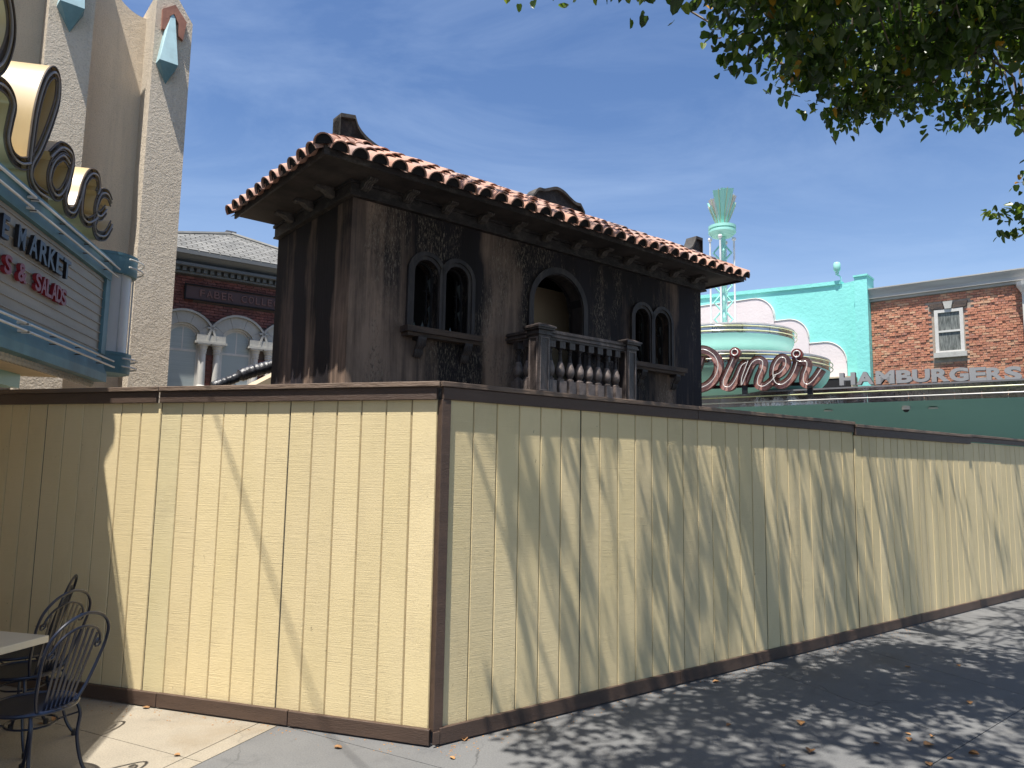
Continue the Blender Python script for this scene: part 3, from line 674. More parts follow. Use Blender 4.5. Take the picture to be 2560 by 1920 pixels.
# ---------------- black duct and tan awning behind the fence ----------------
FBF = Frame(at(560, 16), 54)
def px2(x, y): return (x/3.016, 450+y/3.016)
DP = Frame(at(600, 9.4), 54)
pts = [DP.on(*px2(*q)) for q in ((1600, 1560), (1680, 1530), (1760, 1500), (1850, 1460), (1950, 1430), (2060, 1400), (2200, 1360))]
b = MB(); path = spline([DP.w(x, 0, z) for x, z in pts], 8); k = len(path)
b.tube(path, [.055+.012*abs(sin(i*1.15))+(.02 if i > k*.42 else 0) for i in range(k)], 12)
duct = tag(b.obj('flexible_duct', M_foil, None, True), 'flexible duct wrapped in black plastic, rising behind the fence in front of the arched windows', 'duct')
a0 = DP.on(*px2(1780, 1560), -.1); a1 = DP.on(*px2(2060, 1440), -.1)
b = MB()
w0, w1 = DP.w(a0[0], .14, a0[1]-.12), DP.w(a1[0]+.5, .14, a1[1]+.22)
w2, w3 = DP.w(a1[0]+.5, 1.0, 1.0), DP.w(a0[0], 1.0, 1.0)
b.add([w0, w1, w1-Vector((0, 0, 1.6)), w0-Vector((0, 0, 1.6))]+[q+DP.Y*.8 for q in (w0, w1, w1-Vector((0, 0, 1.6)), w0-Vector((0, 0, 1.6)))], [(3,2,1,0),(4,5,6,7),(0,1,5,4),(1,2,6,5),(2,3,7,6),(3,0,4,7)])
tag(b.obj('canvas_cover', M_tan), 'sloping tan canvas cover under the black duct behind the fence', 'canvas cover')

# ---------------- brick walls helper ----------------
def bricks(parent, x0, x1, z0, z1, bl_, bh, mort, yf, skip, mat, key, proud=.012, depth=.03):
    cells = []; r = 0; z = z0
    while z+bh <= z1+1e-4:
        off = (r % 2)*(bl_+mort)/2; x = x0-off
        while x < x1:
            a, c = max(x, x0), min(x+bl_, x1)
            if c-a > bl_*.2 and not skip(a, c, z, z+bh): cells.append((a, c, z, random.uniform(-.5, .5)*proud))
            x += bl_+mort
        z += bh+mort; r += 1
    cells.sort(key=lambda q: key((q[0]+q[1])/2, q[2]))
    b = MB(); b.box(-bl_/2, bl_/2, 0, depth, 0, bh); base = None
    for a, c, z, p in cells[:300]:
        if base is None: base = b.obj('brick', mat, parent); o = base
        else: o = inst(base, parent)
        o.location = ((a+c)/2, yf+p, z); o.scale = ((c-a)/bl_, 1, 1)
    if len(cells) > 300:
        b = MB()
        for a, c, z, p in cells[300:]: b.box(a, c, yf+p, yf+p+depth, z, z+bh)
        b.obj('brickwork', mat, parent, kind='stuff')

# ---------------- college style brick building ----------------
FX0, FX1 = -2.2, 2.6
cb = thing('brick_college_building', 'dark red brick building with slate roof and grey arched windows beside the burnt building', 'building', FBF)
b = MB(); b.box(FX0, FX1, .03, .5, 0, 6.3); b.obj('wall', M_mortarF, cb)
WINF = [(-1.02, .33, 3.4, 4.52), (.10, .33, 3.4, 4.52), (1.22, .33, 3.4, 4.52)]
def skipF(a, c, z0, z1):
    for xc, hw, zb, zs in WINF:
        h = hw+.30
        for x in (a, c, (a+c)/2):
            for z in (z0, z1):
                if abs(x-xc) < h and (z < zs-.02 and abs(x-xc) < hw+.0 or (z >= zs-.02 and (x-xc)**2+(z-zs)**2 < h*h)): return True
    if z1 > 4.26 and z0 < 4.52:
        for xc, hw, zb, zs in WINF:
            if hw-.02 < abs((a+c)/2-xc) < .58: return True
    if a > -1.03 and z1 > 5.42 and z0 < 5.74: return True
    return False
bricks(cb, FX0, FX1, 3.2, 5.93, .17, .052, .010, 0, skipF, M_brickF, lambda x, z: abs(x+.1)+abs(z-5)*1.0)
for xc, hw, zb, zs in WINF:
    b = MB(); 
    n = 5
    for k in range(n):   # voussoirs
        a0_, a1_ = pi*k/n+.006, pi*(k+1)/n-.006; q = []
        for r in (hw+.04, hw+.28): q.append([(xc-r*cos(a0_+(a1_-a0_)*i/3), zs+r*sin(a0_+(a1_-a0_)*i/3)) for i in range(4)])
        b = MB(); b.prism(q[0]+q[1][::-1], -.10, .04); b.obj('arch_stone', M_stonegrey, cb)
    b = MB(); arch_ring(b, xc, hw+.285, zs-.08, zs, .045, -.15, .02); b.obj('arch_hood_mould', M_stonegrey, cb)
    b = MB(); arch_ring(b, xc, hw-.045, zb, zs, .045, .0, .06); arch_ring(b, xc, hw, zb, zs, .038, -.05, .03); b.box(xc-hw+.04, xc+hw-.04, -.0, .05, 4.28, 4.33); b.box(xc-.012, xc+.012, .005, .045, 4.33, zs+hw-.04); b.box(xc-hw, xc+hw, -.02, .06, 3.38, 3.44)
    w = b.obj('window', M_white, cb)
    b = MB(); b.prism(arch_pts(xc, hw-.04, zb, zs), .008, .022); b.obj('pane', M_blind, w)
for xc in (-.46, .66, 1.78):
    b = MB(); b.box(xc-.30, xc+.30, -.14, .03, 4.52, 4.66); b.box(xc-.33, xc+.33, -.17, .03, 4.47, 4.52-.001); b.box(xc-.25, xc+.25, -.092, .03, 4.661, 4.80); b.box(xc-.10, xc+.10, -.15, .03, 4.801, 4.84); b.obj('impost', M_stonegrey, cb)
    for s_ in (-.145, .145):
        b = MB(); b.lathe([(.085, 3.30), (.085, 3.50), (.10, 3.52), (.10, 3.55), (.075, 3.57), (.072, 3.9), (.066, 4.26), (.08, 4.265), (.08, 4.28), (.07, 4.29), (.085, 4.33), (.075, 4.35), (.10, 4.40), (.09, 4.41), (.125, 4.46)], (xc+s_, -.04), 14)
        b.box(xc+s_-.13, xc+s_+.13, -.16, .03, 4.445, 4.469); b.obj('column', M_white, cb, True)
b = MB(); b.box(FX0, FX1, -.10, .03, 5.96, 6.0); b.box(FX0, FX1, -.26, .03, 6.10, 6.16); b.prism
b.add([(FX0, -.10, 6.16), (FX1, -.10, 6.16), (FX1, -.34, 6.32), (FX0, -.34, 6.32), (FX0, .03, 6.16), (FX1, .03, 6.16)], [(0, 1, 2, 3)])
b.box(FX0, FX1, -.40, .2, 6.32, 6.40); b.box(FX0, FX1, -.06, .03, 6.0, 6.10); b.obj('cornice', M_cornice, cb)
b = MB(); b.box(-.04, .04, -.16, -.061, 6.005, 6.095); d0 = b.obj('dentil', M_cornice, cb); d0.location = (FX0+.1, 0, 0)
for k in range(1, 34): inst(d0, cb, (FX0+.1+.142*k, 0, 0))
b = MB(); b.box(-1.03, 2.3, -.05, .01, 5.42, 5.74); b.obj('name_board', M_signbrown, cb)
b = MB(); b.box(-1.03, 2.3, -.08, -.0505, 5.725, 5.75); b.box(-1.03, 2.3, -.08, -.0505, 5.405, 5.43); b.box(-1.055, -1.03, -.08, .0, 5.405, 5.75); b.obj('name_board_frame', M_black, cb)
def glyph(ch, w, h, depth, mat, name='letter', parent=None, bold=0, bev=0, mi=None):
    cu = bpy.data.curves.new('letter', 'FONT'); cu.body = ch; cu.extrude = depth/2/max(h, .01); cu.offset = bold; cu.resolution_u = 5
    o = bpy.data.objects.new('tmp', cu); COL.objects.link(o); dg = bpy.context.evaluated_depsgraph_get()
    me = bpy.data.meshes.new_from_object(o.evaluated_get(dg)); bpy.data.objects.remove(o)
    xs_ = [v.co.x for v in me.vertices]; ys_ = [v.co.y for v in me.vertices]; a, c, d, e = min(xs_), max(xs_), min(ys_), max(ys_)
    for v in me.vertices:
        x = (v.co.x-a)/(c-a)*w; z = (v.co.y-d)/(e-d)*h; y = -v.co.z*h; v.co = (x, y, z)
    me.materials.clear()
    ml = mat if isinstance(mat, (list, tuple)) else [mat]
    for m in ml: me.materials.append(m)
    if len(ml) > 1:
        me.update()
        for p in me.polygons: p.material_index = 0 if p.normal.y < -.7 else 1
    n = bpy.data.objects.new(name, me); COL.objects.link(n); n.parent = parent; return n
x = -.74
for i, ch in enumerate('FABER COLLEGE'):
    if ch != ' ':
        w = .115 if ch not in 'FEL' else .095; o = glyph(ch, w, .155, .02, M_signletter, parent=cb); o.location = (x, -.062, 5.50); x += w+.042
    else: x += .13
# hipped slate roof
apx = (-.163, 1.6); ev = 6.41
a3 = FBF.on(*px2(1740, 415), 1.6)
ZA = a3[1]; XA = a3[0]
YE = -.36
def hipz(y): return ev+(ZA-ev)*(y-YE)/(1.6-YE)
run = 1.6-YE
b = MB(); xl, xr = XA-3.1, XA+3.1
b.add([(xl, YE, ev), (xr, YE, ev), (XA, 1.6, ZA), (XA, 5, ZA), (xl, 5, ev), (xr, 5, ev)], [(0, 1, 2), (0, 2, 3, 4), (1, 5, 3, 2)]); b.obj('roof_deck', M_slate, cb)
sl = sqrt((ZA-ev)**2+run**2); nr = 13; cells = []
for r in range(nr):
    t = r/nr; y = YE+run*t-.02; z = hipz(y)+.012; xa, xb = xl+(XA-xl)*t, xr+(XA-xr)*t
    x = xa-(.11 if r % 2 else 0)
    while x < xb:
        a, c = max(x, xa+.02), min(x+.215, xb-.02)
        if c-a > .05: cells.append((a, c, y, z))
        x += .22
cells.sort(key=lambda q: abs((q[0]+q[1])/2-.1))
ang = math.atan((ZA-ev)/run); b = MB(); b.box(-.1, .1, 0, sl/nr*1.25, 0, .014); s0 = None
for a, c, y, z in cells[:290]:
    if s0 is None: s0 = b.obj('slate', M_slate, cb); o = s0
    else: o = inst(s0, cb)
    o.location = ((a+c)/2, y, z); o.rotation_euler = (ang-.03+random.uniform(-.008, .008), 0, random.uniform(-.02, .02)); o.scale = ((c-a-.018)/.2, 1, 1)
b = MB()
for a, c, y, z in cells[290:]:
    b.box(a, c-.012, y, y+run/nr, z, z+.014)
if cells[290:]: b.obj('slating', M_slate, cb, kind='stuff')
for sx in (xl, xr):
    b = MB(); b.tube([(sx, YE, ev+.03), (XA, 1.6, ZA+.03)], .05, 6); b.obj('hip_capping', M_slate, cb)
b = MB(); b.box(XA-.12, XA+.12, 1.55, 1.8, ZA, ZA+.09); b.obj('roof_finial', M_roofgrey, cb)

# ---------------- theatre ----------------
TF = Frame(at(403, 10.5), 50)
th = thing('theatre_building', 'cream stucco theatre front with projecting pylons and pointed blue ornaments, at the left edge', 'building', TF)
PW, PD = .52, .60
def pylon(x1, w, ztop, lean=0, nm='pylon'):
    x0 = x1-w; b = MB(); pts = [(x0, 0), (x1, 0), (x1, ztop-.32), (x0+w*.5, ztop+.05), (x0, ztop-.02)]
    kx = x0+.04; y0 = 0
    b.prism(pts, 0, PD+.3)
    o = b.obj(nm, M_stucco, th); return o
z1 = TF.on(467, 57)[1]+.0
pylon(.0, PW, z1+.33)
x2 = TF.on(234, 63)[0]; z2 = z1+1.6
pylon(x2, PW+.02, z2)
x3 = x2-(0-x2)
pylon(x3, PW+.02, z2+1.2)
# concave topped walls between the pylons
for xa, xb, za, zb in ((x2, -PW, TF.on(234, 0, PD)[1]+.42, TF.on(367, 48, PD)[1]), (x3, x2-PW, TF.on(234, 0, PD)[1]+2.2, TF.on(234, 0, PD)[1]+1.2)):
    n = 10; top = [(xa+(xb-xa)*i/n, zb+(za-zb+.5)*(1-i/n)**2.3) for i in range(n+1)]
    b = MB(); b.prism([(xa, 0), (xb, 0)]+top[::-1], PD, PD+.3); b.obj('wall', M_stucco_s, th)
b = MB(); b.box(x3-6, x3-PW-.02, PD, PD+.3, 0, z2+1); b.box(-.3, 0, PD+.31, 5, 0, z1-.2); b.obj('wall', M_stucco_s, th)
def pendant(cx, zt, zb, s_=1.0):
    b = MB(); y = -.001
    w0, w1 = .05*s_, .17*s_; pt, pb = .05*s_, .17*s_
    v = [(cx-w0*.4, y, zt), (cx+w0*.4, y, zt), (cx, y-pt, zt-.06), (cx-w0, y, zt-.12), (cx+w0, y, zt-.12), (cx-w1*.95, y, zb), (cx+w1*.7, y, zb), (cx+w1*.62, y-pb, zb-.0), (cx-w1*.88, y-pb, zb), (cx-.01, y, zb-.27*s_), (cx+w0, y-pt, zt-.14), (cx-w0*.2, y-pt, zt-.12)]
    b.add(v, [(3, 5, 8, 11), (11, 8, 7, 10), (10, 7, 6, 4), (0, 3, 11, 2), (2, 11, 10), (1, 2, 10, 4), (0, 2, 1)])
    o = b.obj('blue_pendant', M_bluelight, th)
    b = MB(); b.add([v[5], v[8], v[7], v[6], v[9]], [(0, 4, 1), (1, 4, 2), (2, 4, 3)]); b.obj('pendant_tip', M_blue, o)  # darker blue paints in the shade on the tip's downward faces
q = lambda x, y, yo=0: TF.on(x/3.16, y/3.16, yo)
zt = q(1385, 90)[1]; zb = q(1330, 495, -.15)[1]
pendant(q(1350, 300)[0]-.02, zt, zb)
pendant(x2-PW*.52, zb+1.75, q(590, 55, -.15)[1]+.0, 1.15)
b = MB(); P_ = [q(*t, -.05) for t in ((1285, 70), (1385, 40), (1475, 180), (1445, 320), (1412, 290), (1410, 190), (1375, 110), (1340, 130), (1335, 245), (1278, 225))]
b.prism(P_, -.06, -.0005); b.obj('chevron_ornament', M_rust, th)

# ---------------- marquee ----------------
MF = Frame(at(265, 8.2), -12.7)
mq = thing('marquee', 'blue framed theatre marquee with black MARKET and red SALADS letters on a white board', 'marquee', MF)
XE, XN = -.40, -7.0           # far end, near end (towards the camera and past it)
b = MB(); b.box(XN, XE-.14, .012, .05, 3.08, 3.88); b.obj('letter_board', M_board, mq)
slat = MB(); slat.box(XN, XE-.15, .001, .0115, 0, .010); s0 = slat.obj('letter_rail', M_board, mq); s0.location = (0, 0, 3.10)
for k in range(1, 9): inst(s0, mq, (0, 0, 3.10+k*.092))
b = MB(); b.box(XN, XE-.02, -.03, .05, 3.885, 4.06); b.box(XN, XE-.0, -.05, .3, 4.06, 4.10); b.obj('top_fascia', M_blue, mq)
b = MB(); b.prism; b.add([(XN, -.0, 3.075), (XE-.14, -.0, 3.075), (XE-.0, -.05, 2.86), (XN, -.05, 2.86), (XN, .05, 3.075), (XE-.14, .05, 3.075)], [(0, 3, 2, 1), (0, 1, 5, 4)])
b.box(XN, XE, -.05, .10, 2.775, 2.86); b.obj('lower_fascia', M_blue, mq)
b = MB(); b.box(XE-.139, XE-.0, -.02, .05, 3.07, 3.884); b.obj('end_stile', M_blue, mq)
b = MB(); b.box(XN, XE-.05, .101, 3.4, 2.80, 2.84); b.obj('soffit', M_cream, mq)
b = MB(); b.box(XN, XE, .301, 3.4, 4.05, 4.09); b.box(XN, XE, 3.3, 3.4, 2.84, 4.05); b.box(XE-.05, XE-.0, .2, 3.3, 2.81, 4.05); b.obj('casing', M_blue, mq)
for (z, y) in ((4.035, -.09), (3.945, -.08), (3.01, -.10), (2.945, -.11)):
    b = MB(); b.tube([(XN, y, z), (-2.62, y, z)], .011, 8); b.tube([(-2.55, y, z), (XE+.02, y, z)], .011, 8)
    b.tube([(-2.62, y, z), (-2.62, y+.06, z)], .013, 6); b.tube([(-2.55, y, z), (-2.55, y+.06, z)], .013, 6)
    o = b.obj('neon_tube', M_neon, mq, True)
    b = MB(); 
    for k in range(7): b.tube([(-.7-.62*k, y, z), (-.7-.62*k, -.03, z)], .006, 5)
    b.obj('tube_support', M_brownmetal, mq)
# rounded lit corner column
cx, cy = XE+.33, .12
b = MB(); b.lathe([(.245, 3.13), (.245, 4.02)], (cx, cy), 20, 0); b.obj('corner_lens', M_lens, mq, True)
b = MB()
for a in (-2.25, -1.2, -.5): b.tube([(cx+.262*cos(a), cy+.262*sin(a), 3.12), (cx+.262*cos(a), cy+.262*sin(a), 4.03)], .009, 6)
b.obj('corner_tube', M_white, mq, True)
for (za, zb_) in ((4.02, 4.25), (2.90, 3.13)):
    b = MB(); b.lathe([(.02, za-.0), (.29, za), (.295, za+.02), (.295, zb_-.03), (.30, zb_-.03), (.30, zb_), (.02, zb_+.004)], (cx, cy), 24); b.obj('corner_cap', M_blue, mq, True)
    for zz in (za+.07, za+.16):
        b = MB(); b.tube([(cx+.34*cos(a), cy+.34*sin(a)-.02, zz) for a in [radians(-130+i*14) for i in range(14)]], .010, 7); b.obj('neon_loop', M_neon, mq, True)
b = MB(); b.sphere((0, 0, 0), .034, 8); b.lathe([(.03, .0), (.034, .05)], (0, 0), 8); b0 = b.obj('bulb', M_bulb, mq, True); b0.location = (XE-.06, .085, 2.745)
for k in range(1, 60): inst(b0, mq, (XE-.06-.075*k, .085, 2.745))
def mpx(x, y): return MF.on(*px2(x, y))
rows = [('MARKET', M_blackplastic, [(100, 165), (195, 265), (275, 345), (345, 410), (410, 465), (468, 528)], 3.592, 3.772),
        ('SALADS', M_redplastic, [(240, 290), (288, 335), (330, 375), (372, 415), (410, 455), (448, 492)], 3.34, 3.49)]
def mletter(ch, x0, x1, z0, z1, mat, cond=1.0):
    o = glyph(ch, x1-x0, z1-z0, .03, mat, parent=mq, bold=.025); o.location = (x0, -.022, z0)
def letx(px, z): # local x where a sight line meets the board
    d = ray(px, z); t = (MF.p-CP).dot(MF.Y)/d.dot(MF.Y); return (CP+d*t-MF.p).dot(MF.X)
for word, mat, xs_, z0, z1_ in rows:
    for ch, (a, c) in zip(word, xs_): mletter(ch, letx(a/3.016, 590 if word == 'MARKET' else 680), letx(c/3.016, 590 if word == 'MARKET' else 680)-.012, z0, z1_, mat)
mletter('E', letx(-20/3.016, 560), letx(36/3.016, 560), 3.592, 3.772, M_blackplastic)
mletter('&', letx(97/3.016, 690), letx(168/3.016, 690), 3.34, 3.49, M_redplastic); mletter('S', letx(-8/3.016, 670), letx(50/3.016, 670), 3.34, 3.49, M_redplastic)
# theatre side wall, extended out of view to block sky light from the left
b = MB(); b.box(XN-12, XE-1.0, 3.41, 3.6, 0, 8.5); b.obj('wall', M_cream, mq)
b = MB(); b.box(XE-1.2, XE-.2, .7, .85, 2.66, 2.799); b.obj('soffit_beam', M_soffteal, mq)

# script letters: channel letters built along a stroke
def channel(parent, name, pts2, w, D, m_face, m_side, m_tube, k=6, ntube=1, front=.0, inset=.035, tr=.011, lip=True):
    P = [(p.x, p.y) for p in spline([(x, z, 0) for x, z in pts2], k)]; n = len(P); Lf = []; Rt = []
    for i in range(n):
        a, c = P[max(i-1, 0)], P[min(i+1, n-1)]; dx, dz = c[0]-a[0], c[1]-a[1]; l = sqrt(dx*dx+dz*dz) or 1; nx, nz = -dz/l, dx/l
        Lf.append((P[i][0]+nx*w/2, P[i][1]+nz*w/2)); Rt.append((P[i][0]-nx*w/2, P[i][1]-nz*w/2))
    b = MB(); v = []
    for q_ in (Lf, Rt):
        v += [(x, front, z) for x, z in q_]; v += [(x, front+D, z) for x, z in q_]
    f = []
    for i in range(n-1): f += [(i, i+1, n+i+1, n+i), (2*n+i+1, 2*n+i, 3*n+i, 3*n+i+1)]
    f += [(0, n, 3*n, 2*n), (n-1, 3*n-1, 4*n-1, 2*n-1)]
    b.add(v, f); o = b.obj(name, m_side, parent, True)
    b = MB(); v = [(x, front+inset+.012*i/n, z) for i, (x, z) in enumerate(Lf)]+[(x, front+inset+.012*i/n, z) for i, (x, z) in enumerate(Rt)]
    b.add(v, [(i, n+i, n+i+1, i+1) for i in range(n-1)]); b.obj('letter_face', m_face, o)
    for j in range(ntube):
        off = 0 if ntube == 1 else (-.22+.44*j)*w
        tp = [(x+(lx-x)*off/(w/2), front-.004-.006*i/n, z+(lz-z)*off/(w/2)) for i, ((x, z), (lx, lz)) in enumerate(zip(P, Lf))]
        b = MB(); b.tube(tp, tr, 6); b.obj('neon_tube', m_tube, o, True)
    if lip:
        for q_ in (Lf, Rt):
            b = MB(); b.tube([(x, front, z) for x, z in q_], .009, 5); b.obj('letter_rim', m_face, o, True)
    return o
SF = Frame(MF.p, MF.a)
sg = thing('script_letter_sign', 'row of deep cream and brown script letters with unlit neon standing on the marquee', 'sign', SF)
def dpx(x, y, yo=.14): return MF.on(x*1.15732, y*1.15732, yo)
big = [(-14, -60), (10, -20), (21, 40), (18, 90), (0, 135), (-30, 150)]
lets = [[(-40, 190), (-10, 178), (14, 195), (25, 225), (18, 262), (12, 300), (22, 335), (40, 352), (60, 352)],
        [(60, 352), (66, 300), (76, 235), (94, 175), (112, 155), (122, 172), (120, 215), (104, 268), (82, 322), (64, 355), (62, 385), (76, 412), (100, 428)],
        [(146, 352), (132, 335), (112, 350), (102, 385), (110, 415), (125, 420), (142, 392), (152, 352), (148, 330), (128, 318), (104, 338)],
        [(152, 352), (144, 392), (136, 425), (140, 452), (156, 458), (168, 430), (178, 395), (192, 375), (206, 380), (210, 405), (205, 420)],
        [(178, 395), (172, 430), (172, 465), (186, 480), (205, 470)],
        [(236, 438), (228, 420), (214, 418), (204, 440), (202, 460), (212, 466), (224, 452)], [(206, 462), (198, 485), (204, 506), (222, 508), (236, 485)]]
rot_side = M_creammetal
for i, pl_ in enumerate([big]+lets):
    sc_ = .10
    channel(sg, 'script_letter', [dpx(*p) for p in pl_], sc_ if i else .14, .36, M_brownmetal, M_creammetal, M_dulltube, 6, 1, .13-.002*i)
b = MB(); b.box(-3.0, XE-.05, .02, .30, 4.101, 4.13); b.obj('sign_base', M_blue, sg)

# ---------------- diner block on the right ----------------
DF = Frame(at(2178, 24), 131)
def px8(x, y): return (2060+x/3.318, 650+y/3.318)
def px7(x, y): return (1700+x/2.963, 450+y/2.963)
tw = thing('turquoise_building', 'turquoise stucco building with stepped pale mauve panels behind the diner sign', 'building', DF)
b = MB(); top = [(-9, 8.72), (-5.96, 8.59), (-2.5, 8.43), (-1.2, 8.38), (-.75, 8.38), (-.62, 8.40)]+[(-.6+.37*i/6, 8.40+.06*(i/6)**2+.0) for i in range(7)]
b.prism([(-9, 0), (-.2, 0), (-.2, 8.2)]+top[::-1], 0, .5); b.obj('wall', M_teal, tw)
b = MB(); b.box(-.235, .165, -.30, .5, 0, 8.47); b.obj('pilaster', M_teal, tw)
b = MB(); b.box(-.26, .19, -.34, .5, 8.471, 8.53)
for (xa, za), (xb_, zb_) in zip(top[:4], top[1:5]): b.add([(xa, -.06, za), (xb_, -.06, zb_), (xb_, .5, zb_), (xa, .5, za), (xa, -.06, za+.13), (xb_, -.06, zb_+.13), (xb_, .5, zb_+.13), (xa, .5, za+.13)], [(0,1,5,4),(4,5,6,7),(0,3,2,1),(1,2,6,5),(3,0,4,7)])
b.obj('coping', M_teal, tw)
def scallop(x0, x1, zt_, y):
    r = min(.75, (x1-x0)*.6); p = [(x0, 3.4), (x1, 3.4), (x1, zt_-r)]+[(x1-r+r*cos(a), zt_-r+r*sin(a)) for a in [pi/2*i/10 for i in range(1, 11)]]+[(x0, zt_)]
    b = MB(); b.prism(p, y, -.0008); o = b.obj('scallop_panel', M_mauve, tw)
    b = MB(); b.tube([(x, y-.005, z) for x, z in p[2:]], .022, 6); b.obj('panel_edging', M_white, o, True)
scallop(-8.5, -3.03, 8.25, -.20); scallop(-3.028, -1.84, 7.33, -.14); scallop(-1.838, -.62, 6.40, -.08)
b = MB(); b.box(-1.35, -.35, -.6, -.081, 4.6, 5.05); b.obj('vent_box', M_black, tw)
b = MB(); b.box(-1.40, -1.35, -.62, -.081, 4.6, 5.1); b.box(-.35, -.3, -.62, -.081, 4.6, 5.1); b.box(-1.35, -.35, -.62, -.081, 5.051, 5.1); b.obj('vent_frame', M_tan, tw)
LF = DF.w(-.72, -.05, 8.42)
sp_ = thing('roof_loudspeaker', 'small turquoise loudspeaker on a bent pole on top of the turquoise wall', 'loudspeaker', loc=LF)
b = MB(); b.tube([(0, 0, 0), (0, 0, .12), (-.03, 0, .22), (-.12, 0, .26)], .018, 6); b.obj('pole', M_teal, sp_, True)
b = MB(); b.lathe([(.10, .42), (.115, .44), (.115, .66), (.09, .70), (.02, .71)], (-.13, 0), 12); b.lathe([(.05, .26), (.06, .34), (.08, .42)], (-.13, 0), 10); b.obj('speaker_body', M_tealpale, sp_, True)

rb = thing('red_brick_building', 'orange red brick building with one sash window and grey cornice at the right edge', 'building', DF)
b = MB(); b.box(.17, 9, .025, .5, 0, 7.95); b.obj('wall', M_mortarR, rb)
def skipR(a, c, z0, z1): return (a < 2.84 and c > 2.0 and z0 < 7.11 and z1 > 5.45) or (a < 2.98 and c > 1.9 and z1 > 7.09 and z0 < 7.34)
bricks(rb, .18, 5.2, 4.3, 7.60, .165, .062, .013, 0, skipR, M_brickR, lambda x, z: abs(x-2.4)*.9+abs(z-6.3), .03, .035)
b = MB(); b.box(.17, 9, -.06, .024, 7.615, 7.70); b.box(.17, 9, -.14, .024, 7.701, 7.80); b.add([(.17, -.14, 7.80), (9, -.14, 7.80), (9, -.22, 8.0), (.17, -.22, 8.0)], [(0, 1, 2, 3)]); b.box(.17, 9, -.24, .3, 8.0, 8.035)
b.obj('cornice', M_corniceR, rb)
b = MB(); b.box(2.03, 2.13, -.04, .06, 5.72, 7.09); b.box(2.72, 2.82, -.04, .06, 5.72, 7.09); b.box(2.13, 2.72, -.04, .06, 6.99, 7.09); b.box(2.13, 2.72, -.025, .05, 6.36, 6.42); b.box(2.13, 2.72, .0, .05, 5.72, 5.78)
w = b.obj('window', M_white, rb)
b = MB(); b.box(2.13, 2.72, .0, .012, 6.42, 6.99); b.obj('pane', M_curtain, w); b = MB(); b.box(2.13, 2.72, .01, .02, 5.78, 6.36); b.obj('pane', M_curtain, w)
b = MB(); b.box(1.98, 2.88, -.12, .03, 5.56, 5.715); b.obj('window_sill', M_stonegrey, rb)
b = MB(); b.prism([(1.95, 7.12), (2.30, 7.10), (2.26, 7.30), (1.90, 7.30)], -.05, .02); b.obj('lintel_stone', M_sill, rb)
b = MB(); b.prism([(2.55, 7.10), (2.90, 7.12), (2.95, 7.30), (2.59, 7.30)], -.05, .02); b.obj('lintel_stone', M_sill, rb)
b = MB(); b.prism([(2.34, 7.10), (2.51, 7.10), (2.56, 7.33), (2.29, 7.33)], -.08, .02); b.obj('keystone', M_stonegrey, rb)
b = MB(); b.box(4.36, 4.7, -.2, .02, 4.0, 7.35); b.lathe([(.17, 7.2), (.19, 7.3), (.30, 7.5), (.32, 7.62)], (4.53, -.12), 12); b.obj('corner_pilaster', M_white, rb)
GF = Frame(DF.w(1.4, 2.0, 0), 131)
p0, p1, p2 = GF.on(*px8(1085, 207)), GF.on(*px8(1430, 112)), GF.on(*px8(1482, 172))
gb = thing('gabled_roof', 'low grey gabled rooftop showing above the brick cornice', 'roof', GF)
b = MB(); b.prism([(p0[0]-.4, p0[1]-.5), (p0[0], p0[1]), (p1[0], p1[1]), (p2[0]+.1, p2[1]-.3)], .01, 1.2); b.obj('gable_wall', M_white, gb)
b = MB(); b.tube([(p0[0]-.3, -.02, p0[1]-.07), (p1[0]+.02, -.02, p1[1]+.03)], .06, 4); b.tube([(p1[0], -.02, p1[1]+.03), (p2[0]+.05, -.02, p2[1]-.1)], .06, 4); b.obj('roof_edge', M_roofgrey, gb)

# round canopies of the diner
CC = at(1808, 21)
def arc_band(mb, r, z0, z1, a0, a1, n, c=(0, 0)):
    v = []; 
    for i in range(n+1):
        a = a0+(a1-a0)*i/n; v += [(c[0]+r*cos(a), c[1]+r*sin(a), z0), (c[0]+r*cos(a), c[1]+r*sin(a), z1)]
    mb.add(v, [(2*i, 2*i+2, 2*i+3, 2*i+1) for i in range(n)])
def drum(name, label, r, z0, z1, zb, rb_, tubes):
    t = thing(name, label, 'canopy', loc=CC)
    np_ = 16
    for k in range(np_):
        a0 = -pi+2*pi*k/np_+.004; b = MB(); arc_band(b, r, z0, z1, a0, a0+2*pi/np_-.008, 6); b.obj('chrome_panel', M_chrome, t, True)
    b = MB(); b.lathe([(r+.015, z1-.0), (r+.02, z1+.035), (.05, z1+.06)], (0, 0), 64); b.obj('canopy_top', M_whitemetal, t, True)
    pr = [(r-.003, z0)]+[(rb_+(r-rb_)*cos(pi/2*i/8), z0-(z0-zb)*sin(pi/2*i/8)) for i in range(1, 9)]+[(.05, zb-.01)]
    b = MB(); b.lathe(pr[::-1], (0, 0), 64); b.obj('underside_bowl', M_tealpale, t, True)
    for z in tubes:
        b = MB(); b.tube([((r+.07)*cos(a), (r+.07)*sin(a), z) for a in [2*pi*i/64 for i in range(64)]], .014, 6, closed=True); b.obj('neon_tube', M_neony, t, True)
    return t
drum('upper_round_canopy', 'upper mint round canopy with chrome rim at the foot of the tower', 2.0, 5.58, 5.82, 5.02, 1.0, (5.64, 5.76))
drum('lower_round_canopy', 'lower and wider mint round canopy with chrome rim behind the script sign', 2.9, 4.66, 4.93, 3.95, 1.6, (4.74, 4.86))
